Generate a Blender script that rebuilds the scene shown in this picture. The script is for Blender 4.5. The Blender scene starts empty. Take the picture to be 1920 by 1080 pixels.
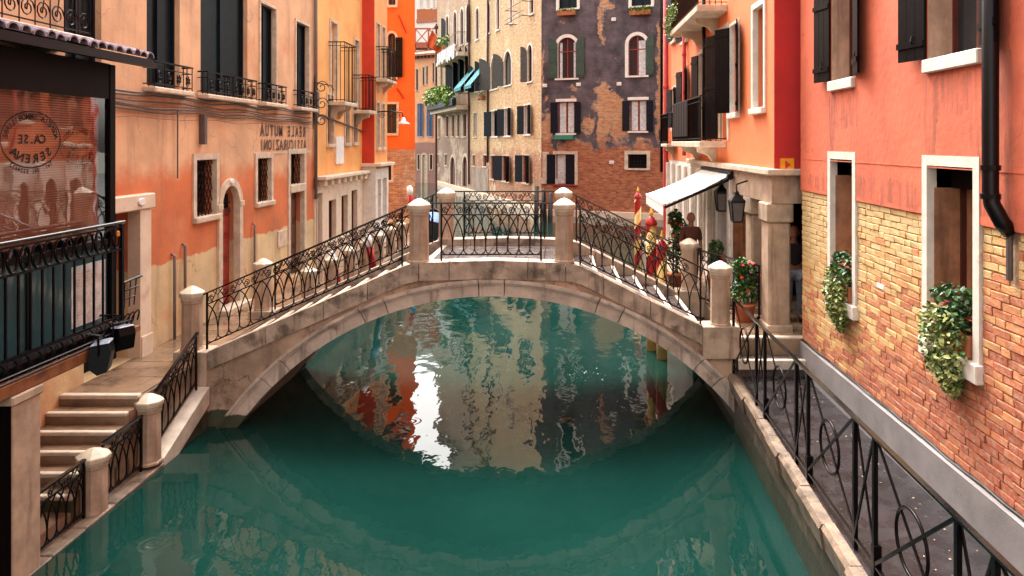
import bpy, bmesh, math, random
from mathutils import Vector, Matrix
random.seed(11)
R = math.radians
S = bpy.context.scene
COL = S.collection
# ---------------------------------------------------------------- camera
FPX, U0, V0, H = 1400.0, 1050.0, 268.0, 4.88     # focal length and vanishing point in photo pixels, eye height above water
cam = bpy.data.cameras.new('camera'); camo = bpy.data.objects.new('camera', cam); COL.objects.link(camo)
cam.sensor_fit = 'HORIZONTAL'; cam.sensor_width = 36.0; cam.lens = FPX / 1920 * 36
cam.shift_x = (960 - U0) / 1920; cam.shift_y = -(540 - V0) / 1920
cam.clip_start = .05; cam.clip_end = 1000
camo.location = (0, 0, H); camo.rotation_euler = (R(90), 0, 0)
S.camera = camo
# ---------------------------------------------------------------- overcast sky, soft sun
SUN_EL, SUN_AZ = 58.0, -16.0
w = bpy.data.worlds.new('World'); S.world = w; w.use_nodes = True
wn = w.node_tree; wn.nodes.clear()
wo = wn.nodes.new('ShaderNodeOutputWorld'); bg = wn.nodes.new('ShaderNodeBackground')
sky = wn.nodes.new('ShaderNodeTexSky'); sky.sky_type = 'NISHITA'; sky.sun_disc = False
sky.sun_elevation = R(SUN_EL); sky.sun_rotation = R(SUN_AZ); sky.dust_density = 6; sky.air_density = 1.0
hs = wn.nodes.new('ShaderNodeHueSaturation'); hs.inputs['Saturation'].default_value = .12
mx = wn.nodes.new('ShaderNodeMix'); mx.data_type = 'RGBA'; mx.blend_type = 'MULTIPLY'
mx.inputs[0].default_value = 1; mx.inputs[7].default_value = (1.0, .97, .93, 1)
wn.links.new(sky.outputs[0], hs.inputs['Color']); wn.links.new(hs.outputs[0], mx.inputs[6])
wn.links.new(mx.outputs[2], bg.inputs[0]); bg.inputs[1].default_value = .15
wn.links.new(bg.outputs[0], wo.inputs[0])
sl = bpy.data.lights.new('sun', 'SUN'); sl.energy = .8; sl.angle = R(25); sl.color = (1, .95, .88)
slo = bpy.data.objects.new('sun', sl); COL.objects.link(slo)
slo.rotation_euler = (R(90 - SUN_EL), 0, R(180 - SUN_AZ)); slo.location = (0, 30, 40)
S.view_settings.view_transform = 'Standard'; S.view_settings.look = 'None'
S.view_settings.gamma = 1; S.view_settings.exposure = 2.4; S.view_settings.use_curve_mapping = False

# ---------------------------------------------------------------- helpers
def lin(r, g, b):
    f = lambda c: (c/255/12.92 if c/255 <= .04045 else ((c/255+.055)/1.055)**2.4)
    return (f(r), f(g), f(b), 1)
def sc(c, k): return (min(c[0]*k, 1), min(c[1]*k, 1), min(c[2]*k, 1), 1)

class MB:
    def __init__(s): s.v = []; s.f = []
    def add(s, vs, fs):
        o = len(s.v); s.v += [tuple(p) for p in vs]; s.f += [tuple(i+o for i in f) for f in fs]; return s
    def box(s, x0, x1, y0, y1, z0, z1):
        return s.add([(x0,y0,z0),(x1,y0,z0),(x1,y1,z0),(x0,y1,z0),(x0,y0,z1),(x1,y0,z1),(x1,y1,z1),(x0,y1,z1)],
                     [(0,3,2,1),(4,5,6,7),(0,1,5,4),(1,2,6,5),(2,3,7,6),(3,0,4,7)])
    def bbox(s, x0, x1, y0, y1, z0, z1, b=.01):
        bm = bmesh.new(); bmesh.ops.create_cube(bm, size=1)
        for v in bm.verts:
            v.co = ((x0+x1)/2+v.co.x*(x1-x0), (y0+y1)/2+v.co.y*(y1-y0), (z0+z1)/2+v.co.z*(z1-z0))
        bmesh.ops.bevel(bm, geom=bm.edges[:], offset=b, segments=1, affect='EDGES')
        bm.verts.index_update(); s.add([v.co[:] for v in bm.verts], [[v.index for v in f.verts] for f in bm.faces]); bm.free(); return s
    def hexa(s, a, b):          # two quads of four points each, joined
        return s.add(list(a)+list(b), [(3,2,1,0),(4,5,6,7),(0,1,5,4),(1,2,6,5),(2,3,7,6),(3,0,4,7)])
    def prism(s, poly, fn0, fn1):    # poly: list of 2D; fn maps 2D -> 3D on both faces
        n = len(poly); vs = [fn0(p) for p in poly]+[fn1(p) for p in poly]
        return s.add(vs, [tuple(range(n-1, -1, -1)), tuple(range(n, 2*n))]+[(i, (i+1) % n, n+(i+1) % n, n+i) for i in range(n)])
    def tube(s, path, r, n=6, closed=False, r1=None):
        P = [Vector(p) for p in path]; m = len(P); rings = []; up = None
        for i in range(m):
            a = P[(i-1) % m] if (closed or i > 0) else P[i]; b = P[(i+1) % m] if (closed or i < m-1) else P[i]
            t = (b-a); t = t.normalized() if t.length > 1e-9 else Vector((0, 0, 1))
            if up is None: up = Vector((0, 0, 1)) if abs(t.z) < .9 else Vector((1, 0, 0))
            u = (up - t*up.dot(t)); u = u.normalized() if u.length > 1e-6 else t.orthogonal().normalized(); up = u
            q = t.cross(u); rr = r if r1 is None else r+(r1-r)*i/max(1, m-1)
            rings.append([P[i]+(u*math.cos(2*math.pi*k/n)+q*math.sin(2*math.pi*k/n))*rr for k in range(n)])
        vs = [p[:] for g in rings for p in g]; fs = []
        for i in range(m if closed else m-1):
            for k in range(n):
                a = i*n+k; b = i*n+(k+1) % n; j = ((i+1) % m)*n
                fs.append((a, b, j+(k+1) % n, j+k))
        if not closed: fs += [tuple(range(n-1, -1, -1)), tuple((m-1)*n+k for k in range(n))]
        return s.add(vs, fs)
    def bar(s, a, b, wx, wy):   # straight bar with rectangular section
        a = Vector(a); b = Vector(b); t = (b-a).normalized(); u = Vector((0, 0, 1)) if abs(t.z) < .95 else Vector((0, 1, 0))
        p = t.cross(u).normalized(); q = p.cross(t)
        c = [(-1,-1),(1,-1),(1,1),(-1,1)]
        return s.hexa([a+p*x*wx/2+q*y*wy/2 for x, y in c], [b+p*x*wx/2+q*y*wy/2 for x, y in c])
    def lathe(s, prof, n=12, c=(0, 0), rot=0, sq=1.0):
        vs = []; fs = []
        for r, z in prof:
            for k in range(n):
                a = 2*math.pi*k/n+rot; vs.append((c[0]+r*math.cos(a), c[1]+r*math.sin(a)*sq, z))
        for i in range(len(prof)-1):
            for k in range(n): fs.append((i*n+k, i*n+(k+1) % n, (i+1)*n+(k+1) % n, (i+1)*n+k))
        fs += [tuple(range(n-1, -1, -1)), tuple((len(prof)-1)*n+k for k in range(n))]
        return s.add(vs, fs)
    def mesh(s, name, m, smooth=False):
        me = bpy.data.meshes.new(name); me.from_pydata(s.v, [], s.f)
        if m: me.materials.append(m)
        if smooth: me.polygons.foreach_set('use_smooth', [True]*len(me.polygons))
        me.update(); return me
    def build(s, name, m, parent=None, smooth=False, loc=None):
        return put(name, s.mesh(name, m, smooth), parent, loc)
def put(name, me, parent=None, loc=None, rot=None):
    o = bpy.data.objects.new(name, me); COL.objects.link(o)
    if parent: o.parent = parent
    if loc: o.location = loc
    if rot: o.rotation_euler = rot
    return o
def tag(o, label, cat, group=None):
    o['label'] = label; o['category'] = cat
    if group: o['group'] = group
    return o
def thing(name, label, cat, loc=(0, 0, 0), rz=0, group=None):
    o = bpy.data.objects.new(name, None); COL.objects.link(o); o.empty_display_size = .2
    o.location = loc; o.rotation_euler = (0, 0, rz); return tag(o, label, cat, group)
def struct(o): o['kind'] = 'structure'; return o
def stuff(o): o['kind'] = 'stuff'; return o
def at(u, v, Y): return Vector(((u-U0)*Y/FPX, Y, H-(v-V0)*Y/FPX))

class Fac:      # a facade: local x along it, y into the building, z up
    def __init__(s, O, E):
        s.O = O; d = Vector((E[0]-O[0], E[1]-O[1])); s.L = d.length; s.d = d/d.length; s.a = math.atan2(d.y, d.x)
    def s(s, u):
        k = (u-U0)/FPX; return (k*s.O[1]-s.O[0])/(s.d.x-k*s.d.y)
    def Y(s, u): return s.O[1]+s.s(u)*s.d.y
    def z(s, u, v): return H-(v-V0)*s.Y(u)/FPX
    def rect(s, u0, u1, v0, v1):
        um = (u0+u1)/2; return (s.s(u0), s.s(u1), s.z(um, v1), s.z(um, v0))

# ---------------------------------------------------------------- materials
def nd(nt, typ, props=None, **ins):
    n = nt.nodes.new('ShaderNode'+typ)
    for k, v in (props or {}).items(): setattr(n, k, v)
    for k, v in ins.items():
        key = int(k[1:]) if k[0] == '_' else k.replace('_', ' ')
        if isinstance(v, bpy.types.NodeSocket): nt.links.new(v, n.inputs[key])
        else: n.inputs[key].default_value = v
    return n
def mixc(nt, f, a, b, mode='MIX'):
    return nd(nt, 'Mix', {'data_type': 'RGBA', 'blend_type': mode}, _0=f, _6=a, _7=b).outputs[2]
def mth(nt, op, a, b=0.0, clamp=False):
    return nd(nt, 'Math', {'operation': op, 'use_clamp': clamp}, _0=a, _1=b).outputs[0]
def sstep(nt, x, lo, hi):
    return nd(nt, 'MapRange', {'interpolation_type': 'SMOOTHSTEP'}, Value=x, From_Min=lo, From_Max=hi).outputs[0]
def noise(nt, vec, scale, detail=4, rough=.55):
    return nd(nt, 'TexNoise', None, Vector=vec, Scale=scale, Detail=detail, Roughness=rough).outputs[0]
def base(name):
    m = bpy.data.materials.new(name); m.use_nodes = True; nt = m.node_tree
    b = nt.nodes['Principled BSDF']; co = nt.nodes.new('ShaderNodeTexCoord').outputs['Object']
    return m, nt, b, co
def bump(nt, b, h, st, dist=.02):
    bn = nd(nt, 'Bump', None, Strength=st, Distance=dist, Height=h); nt.links.new(bn.outputs[0], b.inputs['Normal'])
def stretch(nt, co, x, y, z): return nd(nt, 'Mapping', None, Vector=co, Scale=(x, y, z)).outputs[0]
def surf(name, c, rough=.75, var=.22, scale=2.5, bmp=.25, bscale=45, stain=None, streak=None, metal=0, spec=.5, rnd=0, zones=None, rvar=0, coat=0, crack=None, drips=None):
    """general surface: blotchy colour, stains, streaks running down, fine relief"""
    m, nt, b, co = base(name)
    def blot(c1):
        n = sstep(nt, noise(nt, co, scale, 6, .6), .28, .72)
        return mixc(nt, n, sc(c1, 1-var), sc(c1, 1+var))
    col = blot(c)
    if zones:
        z = nd(nt, 'SeparateXYZ', None, Vector=co).outputs[2]
        for zt, zc, wob, wsc in zones:
            zz = mth(nt, 'ADD', z, mth(nt, 'MULTIPLY', mth(nt, 'SUBTRACT', noise(nt, co, wsc, 5, .6), .5), wob))
            col = mixc(nt, sstep(nt, zz, zt-(.05 if wob < 1 else .14)*max(wob, .1), zt+(.05 if wob < 1 else .14)*max(wob, .1)), blot(zc), col)
    if stain:
        sc_, ss, lo, hi = stain
        col = mixc(nt, mth(nt, 'MULTIPLY', sstep(nt, noise(nt, co, ss, 7, .65), lo, hi), .8), col, sc_)
    if streak:
        sc_, ss, lo, hi = streak
        col = mixc(nt, mth(nt, 'MULTIPLY', sstep(nt, noise(nt, stretch(nt, co, 1, 1, .12), ss, 5, .6), lo, hi), .7), col, sc_)
    if drips:
        dm = mth(nt, 'MULTIPLY', blobs(nt, co, drips[0], .22, 2.5), mth(nt, 'MULTIPLY', sstep(nt, noise(nt, stretch(nt, co, 1, 1, .1), 11, 4), .38, .66), .6))
        col = mixc(nt, dm, col, drips[1])
    if crack:
        cs, cw, cc = crack
        vd = nd(nt, 'VectorMath', {'operation': 'ADD'}, _0=co, _1=nd(nt, 'VectorMath', {'operation': 'SCALE'}, _0=nd(nt, 'TexNoise', None, Vector=co, Scale=2.2, Detail=5.0).outputs[1], Scale=.55).outputs[0]).outputs[0]
        vo = nd(nt, 'TexVoronoi', {'feature': 'DISTANCE_TO_EDGE'}, Vector=vd, Scale=cs).outputs[0]
        cm = mth(nt, 'MULTIPLY', sstep(nt, vo, cw, 0.0), sstep(nt, noise(nt, co, .7, 3), .48, .6))
        col = mixc(nt, mth(nt, 'MULTIPLY', cm, .75), col, cc)
    if rnd:
        r = nd(nt, 'ObjectInfo').outputs['Random']; g = nd(nt, 'NewGeometry').outputs['Random Per Island']
        f = mth(nt, 'FRACT', mth(nt, 'ADD', r, g))
        col = mixc(nt, 1.0, col, nd(nt, 'CombineColor', None, _0=mth(nt, 'ADD', mth(nt, 'MULTIPLY', f, 2*rnd), 1-rnd), _1=mth(nt, 'ADD', mth(nt, 'MULTIPLY', f, 2*rnd), 1-rnd), _2=mth(nt, 'ADD', mth(nt, 'MULTIPLY', f, 2*rnd), 1-rnd)).outputs[0], 'MULTIPLY')
    if isinstance(col, tuple): b.inputs['Base Color'].default_value = col
    else: nt.links.new(col, b.inputs['Base Color'])
    b.inputs['Roughness'].default_value = rough; b.inputs['Metallic'].default_value = metal; b.inputs['Specular IOR Level'].default_value = spec
    b.inputs['Coat Weight'].default_value = coat; b.inputs['Coat Roughness'].default_value = .1
    if rvar:
        nt.links.new(nd(nt, 'MapRange', None, Value=noise(nt, co, scale*1.7, 5, .6), From_Min=.3, From_Max=.7, To_Min=rough-rvar, To_Max=rough+rvar).outputs[0], b.inputs['Roughness'])
    if bmp:
        h = mth(nt, 'ADD', noise(nt, co, bscale, 5, .6), mth(nt, 'MULTIPLY', noise(nt, co, bscale*.15, 3, .5), 1.5))
        bump(nt, b, h, bmp, .012)
    return m
def flat(name, c, rough=.5, metal=0, spec=.5):
    return surf(name, c, rough, .12, 6, .08, 60, metal=metal, spec=spec)
def bricktex(nt, co, c1, c2, mort, bw=.27, rh=.08, scale=1.0):
    sx = nd(nt, 'SeparateXYZ', None, Vector=co); cv = nd(nt, 'CombineXYZ', None, _0=mth(nt, 'ADD', sx.outputs[0], sx.outputs[1]), _1=sx.outputs[2]).outputs[0]
    t = nd(nt, 'TexBrick', {'offset': .5}, Vector=cv, Color1=c1, Color2=c2, Mortar=mort, Scale=scale, Mortar_Size=.012, Mortar_Smooth=.3, Bias=0.0, Brick_Width=bw, Row_Height=rh)
    return t
def blobs(nt, co, lst, wob=.5, wsc=1.3):
    """union of ellipses (x, z, rx, rz) in facade coordinates with a ragged edge"""
    sx = nd(nt, 'SeparateXYZ', None, Vector=co); n = mth(nt, 'MULTIPLY', mth(nt, 'SUBTRACT', noise(nt, co, wsc, 6, .65), .5), wob*2)
    n2 = mth(nt, 'MULTIPLY', mth(nt, 'SUBTRACT', noise(nt, stretch(nt, co, 1, 1, 1.3), wsc*1.7, 6, .65), .5), wob*2)
    X = mth(nt, 'ADD', sx.outputs[0], n); Z = mth(nt, 'ADD', sx.outputs[2], n2); tot = None
    for x, z, rx, rz in lst:
        dx = mth(nt, 'DIVIDE', mth(nt, 'SUBTRACT', X, x), rx); dz = mth(nt, 'DIVIDE', mth(nt, 'SUBTRACT', Z, z), rz)
        d = mth(nt, 'ADD', mth(nt, 'MULTIPLY', dx, dx), mth(nt, 'MULTIPLY', dz, dz))
        tot = d if tot is None else mth(nt, 'MINIMUM', tot, d)
    return sstep(nt, tot, 1.08, .92)
M = {}
STONE = (.50, .40, .30, 1)
M['stone'] = surf('istrian_stone', (.44, .33, .235, 1), .6, .25, 3, .35, 50, stain=((.11, .07, .045, 1), 2.2, .56, .75), streak=((.10, .065, .04, 1), 5, .52, .75))
M['stone_cap'] = surf('cap_stone', (.56, .47, .35, 1), .45, .18, 5, .3, 60, stain=((.3, .24, .17, 1), 4, .58, .8))
M['stone_post'] = surf('post_stone', (.42, .295, .205, 1), .55, .2, 4, .3, 70, stain=((.2, .12, .08, 1), 3, .55, .8), streak=((.2, .12, .08, 1), 9, .5, .75))
M['coping'] = surf('coping_stone', (.40, .30, .22, 1), .55, .35, 2.6, .7, 40, stain=((.055, .038, .026, 1), 2.4, .47, .66), streak=((.06, .04, .028, 1), 6, .5, .72), rnd=.1)
M['vouss'] = surf('arch_stone', (.54, .425, .34, 1), .55, .22, 2.5, .55, 40, stain=((.14, .095, .07, 1), 2.6, .52, .74), streak=((.09, .055, .04, 1), 7, .52, .75), rnd=.12, zones=[(.22, (.06, .06, .03, 1), .25, 3)])
M['spandrel'] = surf('old_render', (.42, .29, .195, 1), .85, .35, 1.5, .7, 25, stain=((.10, .06, .036, 1), 1.8, .48, .68), crack=(1.1, .012, (.05, .03, .02, 1)), streak=((.16, .09, .05, 1), 4, .5, .75), zones=[(.3, (.05, .055, .028, 1), .3, 3)])
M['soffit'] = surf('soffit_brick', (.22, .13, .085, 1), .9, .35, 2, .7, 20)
M['step'] = surf('wet_trachyte', (.085, .066, .062, 1), .22, .3, 3, .15, 60, rnd=.15, rvar=.12)
M['nosing'] = surf('white_nosing', (.60, .51, .41, 1), .35, .15, 6, .15, 50)
M['paving'] = surf('wet_paving', (.24, .15, .095, 1), .14, .28, 2.2, .12, 50, stain=((.12, .075, .05, 1), 2, .5, .7), rnd=.18, rvar=.1)
M['asphalt'] = surf('wet_asphalt', (.014, .0105, .0125, 1), .28, .4, 2, .25, 160, stain=((.045, .036, .038, 1), 6, .56, .75), rvar=.14)
M['quay'] = surf('quay_stone', (.24, .16, .10, 1), .5, .3, 2.5, .5, 30, stain=((.12, .085, .055, 1), 2, .48, .68), zones=[(.3, (.045, .05, .025, 1), .3, 2)])
M['quay_dark'] = surf('tidal_wall', (.10, .07, .045, 1), .5, .4, 3, .7, 25, stain=((.03, .03, .016, 1), 2, .42, .62), streak=((.035, .035, .018, 1), 5, .45, .7), zones=[(.34, (.028, .032, .015, 1), .3, 2)])
M['kerb'] = surf('kerb_stone', (.19, .13, .088, 1), .45, .35, 5, .8, 30, stain=((.05, .035, .025, 1), 4, .48, .66), rnd=.15)
M['plinth'] = surf('grey_cement', (.21, .185, .18, 1), .55, .22, 2, .2, 60, stain=((.2, .17, .17, 1), 1.4, .5, .8), streak=((.22, .19, .19, 1), 3, .5, .8))
M['iron'] = surf('black_iron', (.0022, .0015, .0025, 1), .34, .4, 12, .12, 90, metal=.0, spec=.2)
M['wet_iron'] = surf('wet_iron', (.004, .003, .004, 1), .13, .4, 12, .12, 60, spec=.9)
M['rust'] = surf('rusty_iron', (.012, .0035, .0035, 1), .45, .4, 12, .15, 90, spec=.25)
M['black'] = flat('black_paint', (.0025, .002, .003, 1), .35, spec=.25)
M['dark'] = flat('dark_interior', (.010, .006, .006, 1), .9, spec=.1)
M['plA'] = surf('peach_plaster', (.66, .39, .22, 1), .85, .18, .8, .5, 30, crack=(.7, .008, (.25, .12, .07, 1)), stain=((.60, .26, .12, 1), .5, .50, .68), streak=((.24, .13, .085, 1), 2.4, .50, .78),
    zones=[(4.3, (.56, .155, .052, 1), 2.0, .55), (2.62, (.62, .47, .26, 1), .34, 2.0)])
M['plR1'] = surf('salmon_plaster', (.66, .148, .072, 1), .8, .12, 1.3, .45, 70, crack=(.8, .006, (.3, .06, .035, 1)), drips=([(1.48, 5.25, .16, .55), (2.36, 5.2, .14, .6), (1.9, 5.35, .5, .28), (4.5, 5.2, .18, .65), (5.56, 5.2, .2, .65), (5.0, 5.4, .6, .25), (5.94, 5.0, .16, 1.6), (3.2, 4.25, 3.2, .16)], (.22, .065, .04, 1)), stain=((.52, .10, .05, 1), .9, .46, .70), streak=((.46, .10, .055, 1), 2.5, .55, .8))
M['plR2'] = surf('orange_plaster', (.78, .20, .065, 1), .8, .09, 1.2, .35, 50, streak=((.6, .12, .05, 1), 2, .58, .85))
M['plR2_shade'] = surf('shaded_orange_plaster', (.52, .022, .018, 1), .75, .1, 1.3, .4, 50, streak=((.36, .02, .02, 1), 2, .58, .85))  # shaded look of the restaurant end face, put into the plaster colour
M['plB'] = surf('yellow_plaster', (.80, .40, .13, 1), .8, .12, 1, .3, 40, stain=((.8, .27, .07, 1), .6, .48, .7), streak=((.55, .25, .1, 1), 2, .62, .85))
M['plC'] = surf('apricot_plaster', (.80, .33, .11, 1), .8, .12, 1, .3, 40)
M['plC_shade'] = surf('shaded_apricot_plaster', (.58, .05, .018, 1), .8, .14, 1.2, .3, 40, streak=((.4, .03, .015, 1), 2, .55, .8))  # redder tone of the camera-facing end, light effect put into the colour
M['plpink'] = surf('pink_plaster', (.80, .38, .2, 1), .85, .15, .6, .2, 20, zones=[(5.0, (.33, .17, .13, 1), 1.0, .5)])
M['pale'] = surf('pale_plaster', (.80, .72, .68, 1), .85, .1, .5, .1, 20)
M['shopstone'] = surf('shopfront_stone', (.70, .56, .42, 1), .65, .15, 2, .3, 40, stain=((.4, .29, .2, 1), 2, .52, .75))
M['white'] = surf('white_frame', (.74, .67, .59, 1), .55, .12, 6, .2, 60, stain=((.30, .22, .17, 1), 3, .56, .78))
M['surround'] = surf('window_stone', (.58, .46, .34, 1), .65, .2, 4, .3, 60, stain=((.4, .27, .19, 1), 3, .55, .8))
M['red_door'] = surf('red_varnish', (.26, .02, .014, 1), .3, .25, 5, .1, 60)
M['brown_door'] = surf('brown_varnish', (.085, .022, .014, 1), .4, .3, 5, .1, 60)
M['redwood'] = flat('red_casement', (.24, .03, .02, 1), .45)
M['wood'] = surf('weathered_wood', (.24, .09, .032, 1), .7, .35, 5, .5, 30, stain=((.08, .035, .02, 1), 4, .5, .7))
M['brownwall'] = surf('brown_reveal', (.40, .19, .10, 1), .75, .35, 3, .4, 30, streak=((.10, .04, .025, 1), 4, .45, .75))
M['sh_navy'] = surf('navy_shutter', (.0035, .0065, .013, 1), .5, .4, 6, .1, 60, spec=.2)
M['sh_green'] = surf('dark_green_shutter', (.003, .010, .0125, 1), .5, .4, 6, .1, 60, spec=.2)
M['sh_olive'] = surf('olive_shutter', (.052, .048, .036, 1), .6, .3, 6, .1, 60)
M['sh_moss'] = surf('moss_shutter', (.028, .055, .035, 1), .6, .35, 6, .1, 60)
M['sh_blue'] = surf('blue_shutter', (.06, .16, .33, 1), .6, .3, 6, .1, 60)
M['sh_black'] = surf('black_shutter', (.002, .0015, .0024, 1), .45, .4, 8, .12, 60, spec=.12)
M['curtain'] = surf('white_curtain', (.60, .59, .58, 1), .9, .25, 8, .1, 30)
M['teal_cloth'] = surf('teal_awning', (.03, .20, .22, 1), .8, .2, 8, .1, 60)
M['white_cloth'] = surf('white_awning', (.82, .81, .78, 1), .7, .04, 4, .05, 80)
M['lead'] = surf('wet_roof', (.24, .20, .24, 1), .22, .4, 6, .5, 30, rnd=.3, stain=((.05, .03, .04, 1), 5, .5, .7))
M['fascia'] = surf('dark_fascia', (.0025, .001, .0012, 1), .5, .3, 4, .1, 50, spec=.12)
M['cable'] = flat('cable', (.10, .07, .065, 1), .5)
M['pipe_grey'] = flat('grey_pipe', (.16, .12, .105, 1), .5)
M['red_pipe'] = flat('red_pipe', (.50, .04, .03, 1), .5)
M['pile'] = surf('wet_timber', (.035, .025, .022, 1), .6, .4, 4, .4, 20)
M['gold'] = flat('gold_paint', (.75, .46, .05, 1), .35)
M['red'] = surf('red_paint', (.40, .010, .009, 1), .4, .15, 6, .1, 60)
M['yellow'] = surf('yellow_paint', (.58, .37, .10, 1), .45, .15, 6, .1, 60)
M['whitepaint'] = flat('white_paint', (.8, .78, .74, 1), .45)
M['sign_yellow'] = flat('sign_yellow', (.85, .36, .015, 1), .4)
M['sign_red'] = flat('sign_red', (.55, .04, .02, 1), .4)
M['terracotta'] = flat('terracotta', (.42, .13, .05, 1), .8)
M['greenbox'] = flat('green_planter', (.03, .22, .15, 1), .6)
M['boat'] = surf('boat_hull', (.010, .012, .017, 1), .25, .3, 4, .05, 40)
M['tarp'] = surf('blue_tarpaulin', (.03, .14, .42, 1), .55, .3, 4, .3, 12)
M['skin'] = flat('skin', (.30, .12, .075, 1), .5)
M['hair'] = flat('hair', (.02, .012, .01, 1), .7)
M['shirt'] = flat('brown_shirt', (.10, .03, .018, 1), .85)
M['shirt2'] = flat('dark_shirt', (.02, .014, .016, 1), .85)
M['jeans'] = surf('grey_jeans', (.17, .19, .25, 1), .85, .35, 8, .4, 12)
M['trousers'] = flat('dark_trousers', (.03, .025, .03, 1), .85)
M['flag'] = surf('flag_cloth', (.62, .09, .02, 1), .8, .3, 3, .1, 20)
M['tile'] = surf('roof_tile', (.40, .15, .08, 1), .8, .3, 4, .3, 20, rnd=.25)
M['altana'] = flat('terrace_wood', (.34, .12, .08, 1), .8)
M['grime'] = flat('lettering_bronze', (.085, .035, .022, 1), .6)
M['leaf_litter'] = flat('fallen_leaf', (.30, .19, .10, 1), .6)
M['floor_in'] = flat('shop_floor', (.10, .06, .045, 1), .5)
def leaves(name, c1, c2):
    m, nt, b, co = base(name)
    f = nd(nt, 'NewGeometry').outputs['Random Per Island']
    c = mixc(nt, sstep(nt, f, .15, .85), c1, c2); nt.links.new(c, b.inputs['Base Color']); b.inputs['Roughness'].default_value = .45
    b.inputs['Subsurface Weight'].default_value = 0
    return m
M['leaf'] = leaves('dark_leaf', (.012, .04, .012, 1), (.05, .14, .03, 1))
M['leaf_var'] = leaves('variegated_leaf', (.035, .09, .014, 1), (.42, .43, .14, 1))
M['leaf_bright'] = leaves('bright_leaf', (.05, .13, .015, 1), (.26, .36, .04, 1))
M['petal'] = leaves('red_petal', (.6, .01, .012, 1), (.75, .05, .03, 1))
M['flower_or'] = leaves('orange_petal', (.7, .2, .04, 1), (.75, .4, .1, 1))
def glass(name, tint=(.02, .025, .03, 1), rough=.06, var=None):
    m, nt, b, co = base(name); b.inputs['Base Color'].default_value = tint; b.inputs['Roughness'].default_value = rough; b.inputs['Specular IOR Level'].default_value = .4
    bump(nt, b, noise(nt, co, 3, 2), .06, .05); return m
M['glass'] = glass('window_glass')
M['glass_teal'] = glass('teal_glass', (.03, .075, .085, 1), .12)
M['glass_warm'] = glass('warm_glass', (.12, .03, .012, 1), .08)
def clear_glass():
    m, nt, b, co = base('shop_glass'); out = nt.nodes['Material Output']
    fr = nd(nt, 'Fresnel', None, IOR=1.5).outputs[0]
    g = nd(nt, 'BsdfGlossy', None, Color=(.95, .93, .93, 1), Roughness=.02).outputs[0]; t = nd(nt, 'BsdfTransparent', None, Color=(.9, .86, .86, 1)).outputs[0]
    bn = nd(nt, 'Bump', None, Strength=.05, Distance=.05, Height=noise(nt, co, 1.5, 2)); nt.links.new(bn.outputs[0], g.node.inputs['Normal'])
    mx = nd(nt, 'MixShader', None, _0=mth(nt, 'ADD', fr, .10, True), _1=t, _2=g); nt.links.new(mx.outputs[0], out.inputs[0]); return m
M['clear'] = clear_glass()
# brick faces: colour by row height and at random, one material for all bricks of the right wall
def brick_mat():
    m, nt, b, co = base('brick_face')
    g = nd(nt, 'NewGeometry'); r = mth(nt, 'FRACT', mth(nt, 'ADD', nd(nt, 'ObjectInfo').outputs['Random'], g.outputs['Random Per Island']))
    pos = g.outputs['Position']; P = nd(nt, 'SeparateXYZ', None, Vector=pos)
    # weathering of the wall: yellow bricks high up and near the far corner, red ones low down and near the pipe
    h = mth(nt, 'ADD', mth(nt, 'MULTIPLY', mth(nt, 'SUBTRACT', P.outputs[2], 2.75), .85), mth(nt, 'MULTIPLY', mth(nt, 'SUBTRACT', P.outputs[1], 9.0), .22))
    h = mth(nt, 'ADD', h, mth(nt, 'MULTIPLY', mth(nt, 'SUBTRACT', noise(nt, pos, 1.1, 4), .5), 1.6))
    k = mth(nt, 'ADD', mth(nt, 'MULTIPLY', h, .55), r, True)
    k = sstep(nt, mth(nt, 'ADD', mth(nt, 'MULTIPLY', h, .5), mth(nt, 'ADD', mth(nt, 'MULTIPLY', r, .7), .15)), -.1, 1.15)
    cr = nt.nodes.new('ShaderNodeValToRGB'); nt.links.new(k, cr.inputs[0]); e = cr.color_ramp.elements
    cols = [(0, (.40, .085, .035, 1)), (.3, (.56, .165, .055, 1)), (.5, (.62, .26, .085, 1)), (.72, (.66, .38, .125, 1)), (1, (.70, .50, .22, 1))]
    while len(e) < len(cols): e.new(.5)
    for el, (p, c) in zip(e, cols): el.position = p; el.color = c
    n = noise(nt, pos, 14, 5, .65); c = mixc(nt, sstep(nt, n, .35, .75), cr.outputs[0], mixc(nt, .5, cr.outputs[0], (.58, .44, .31, 1)))
    c = mixc(nt, mth(nt, 'MULTIPLY', sstep(nt, noise(nt, pos, 5, 5, .7), .58, .78), .35), c, (.2, .07, .045, 1))
    nt.links.new(c, b.inputs['Base Color']); b.inputs['Roughness'].default_value = .8
    bump(nt, b, noise(nt, pos, 45, 5, .65), .7, .012); return m
M['brick'] = brick_mat()
M['mortar'] = surf('mortar', (.50, .33, .2, 1), .95, .3, 6, .8, 40, stain=((.28, .15, .09, 1), 2, .52, .75))
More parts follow.
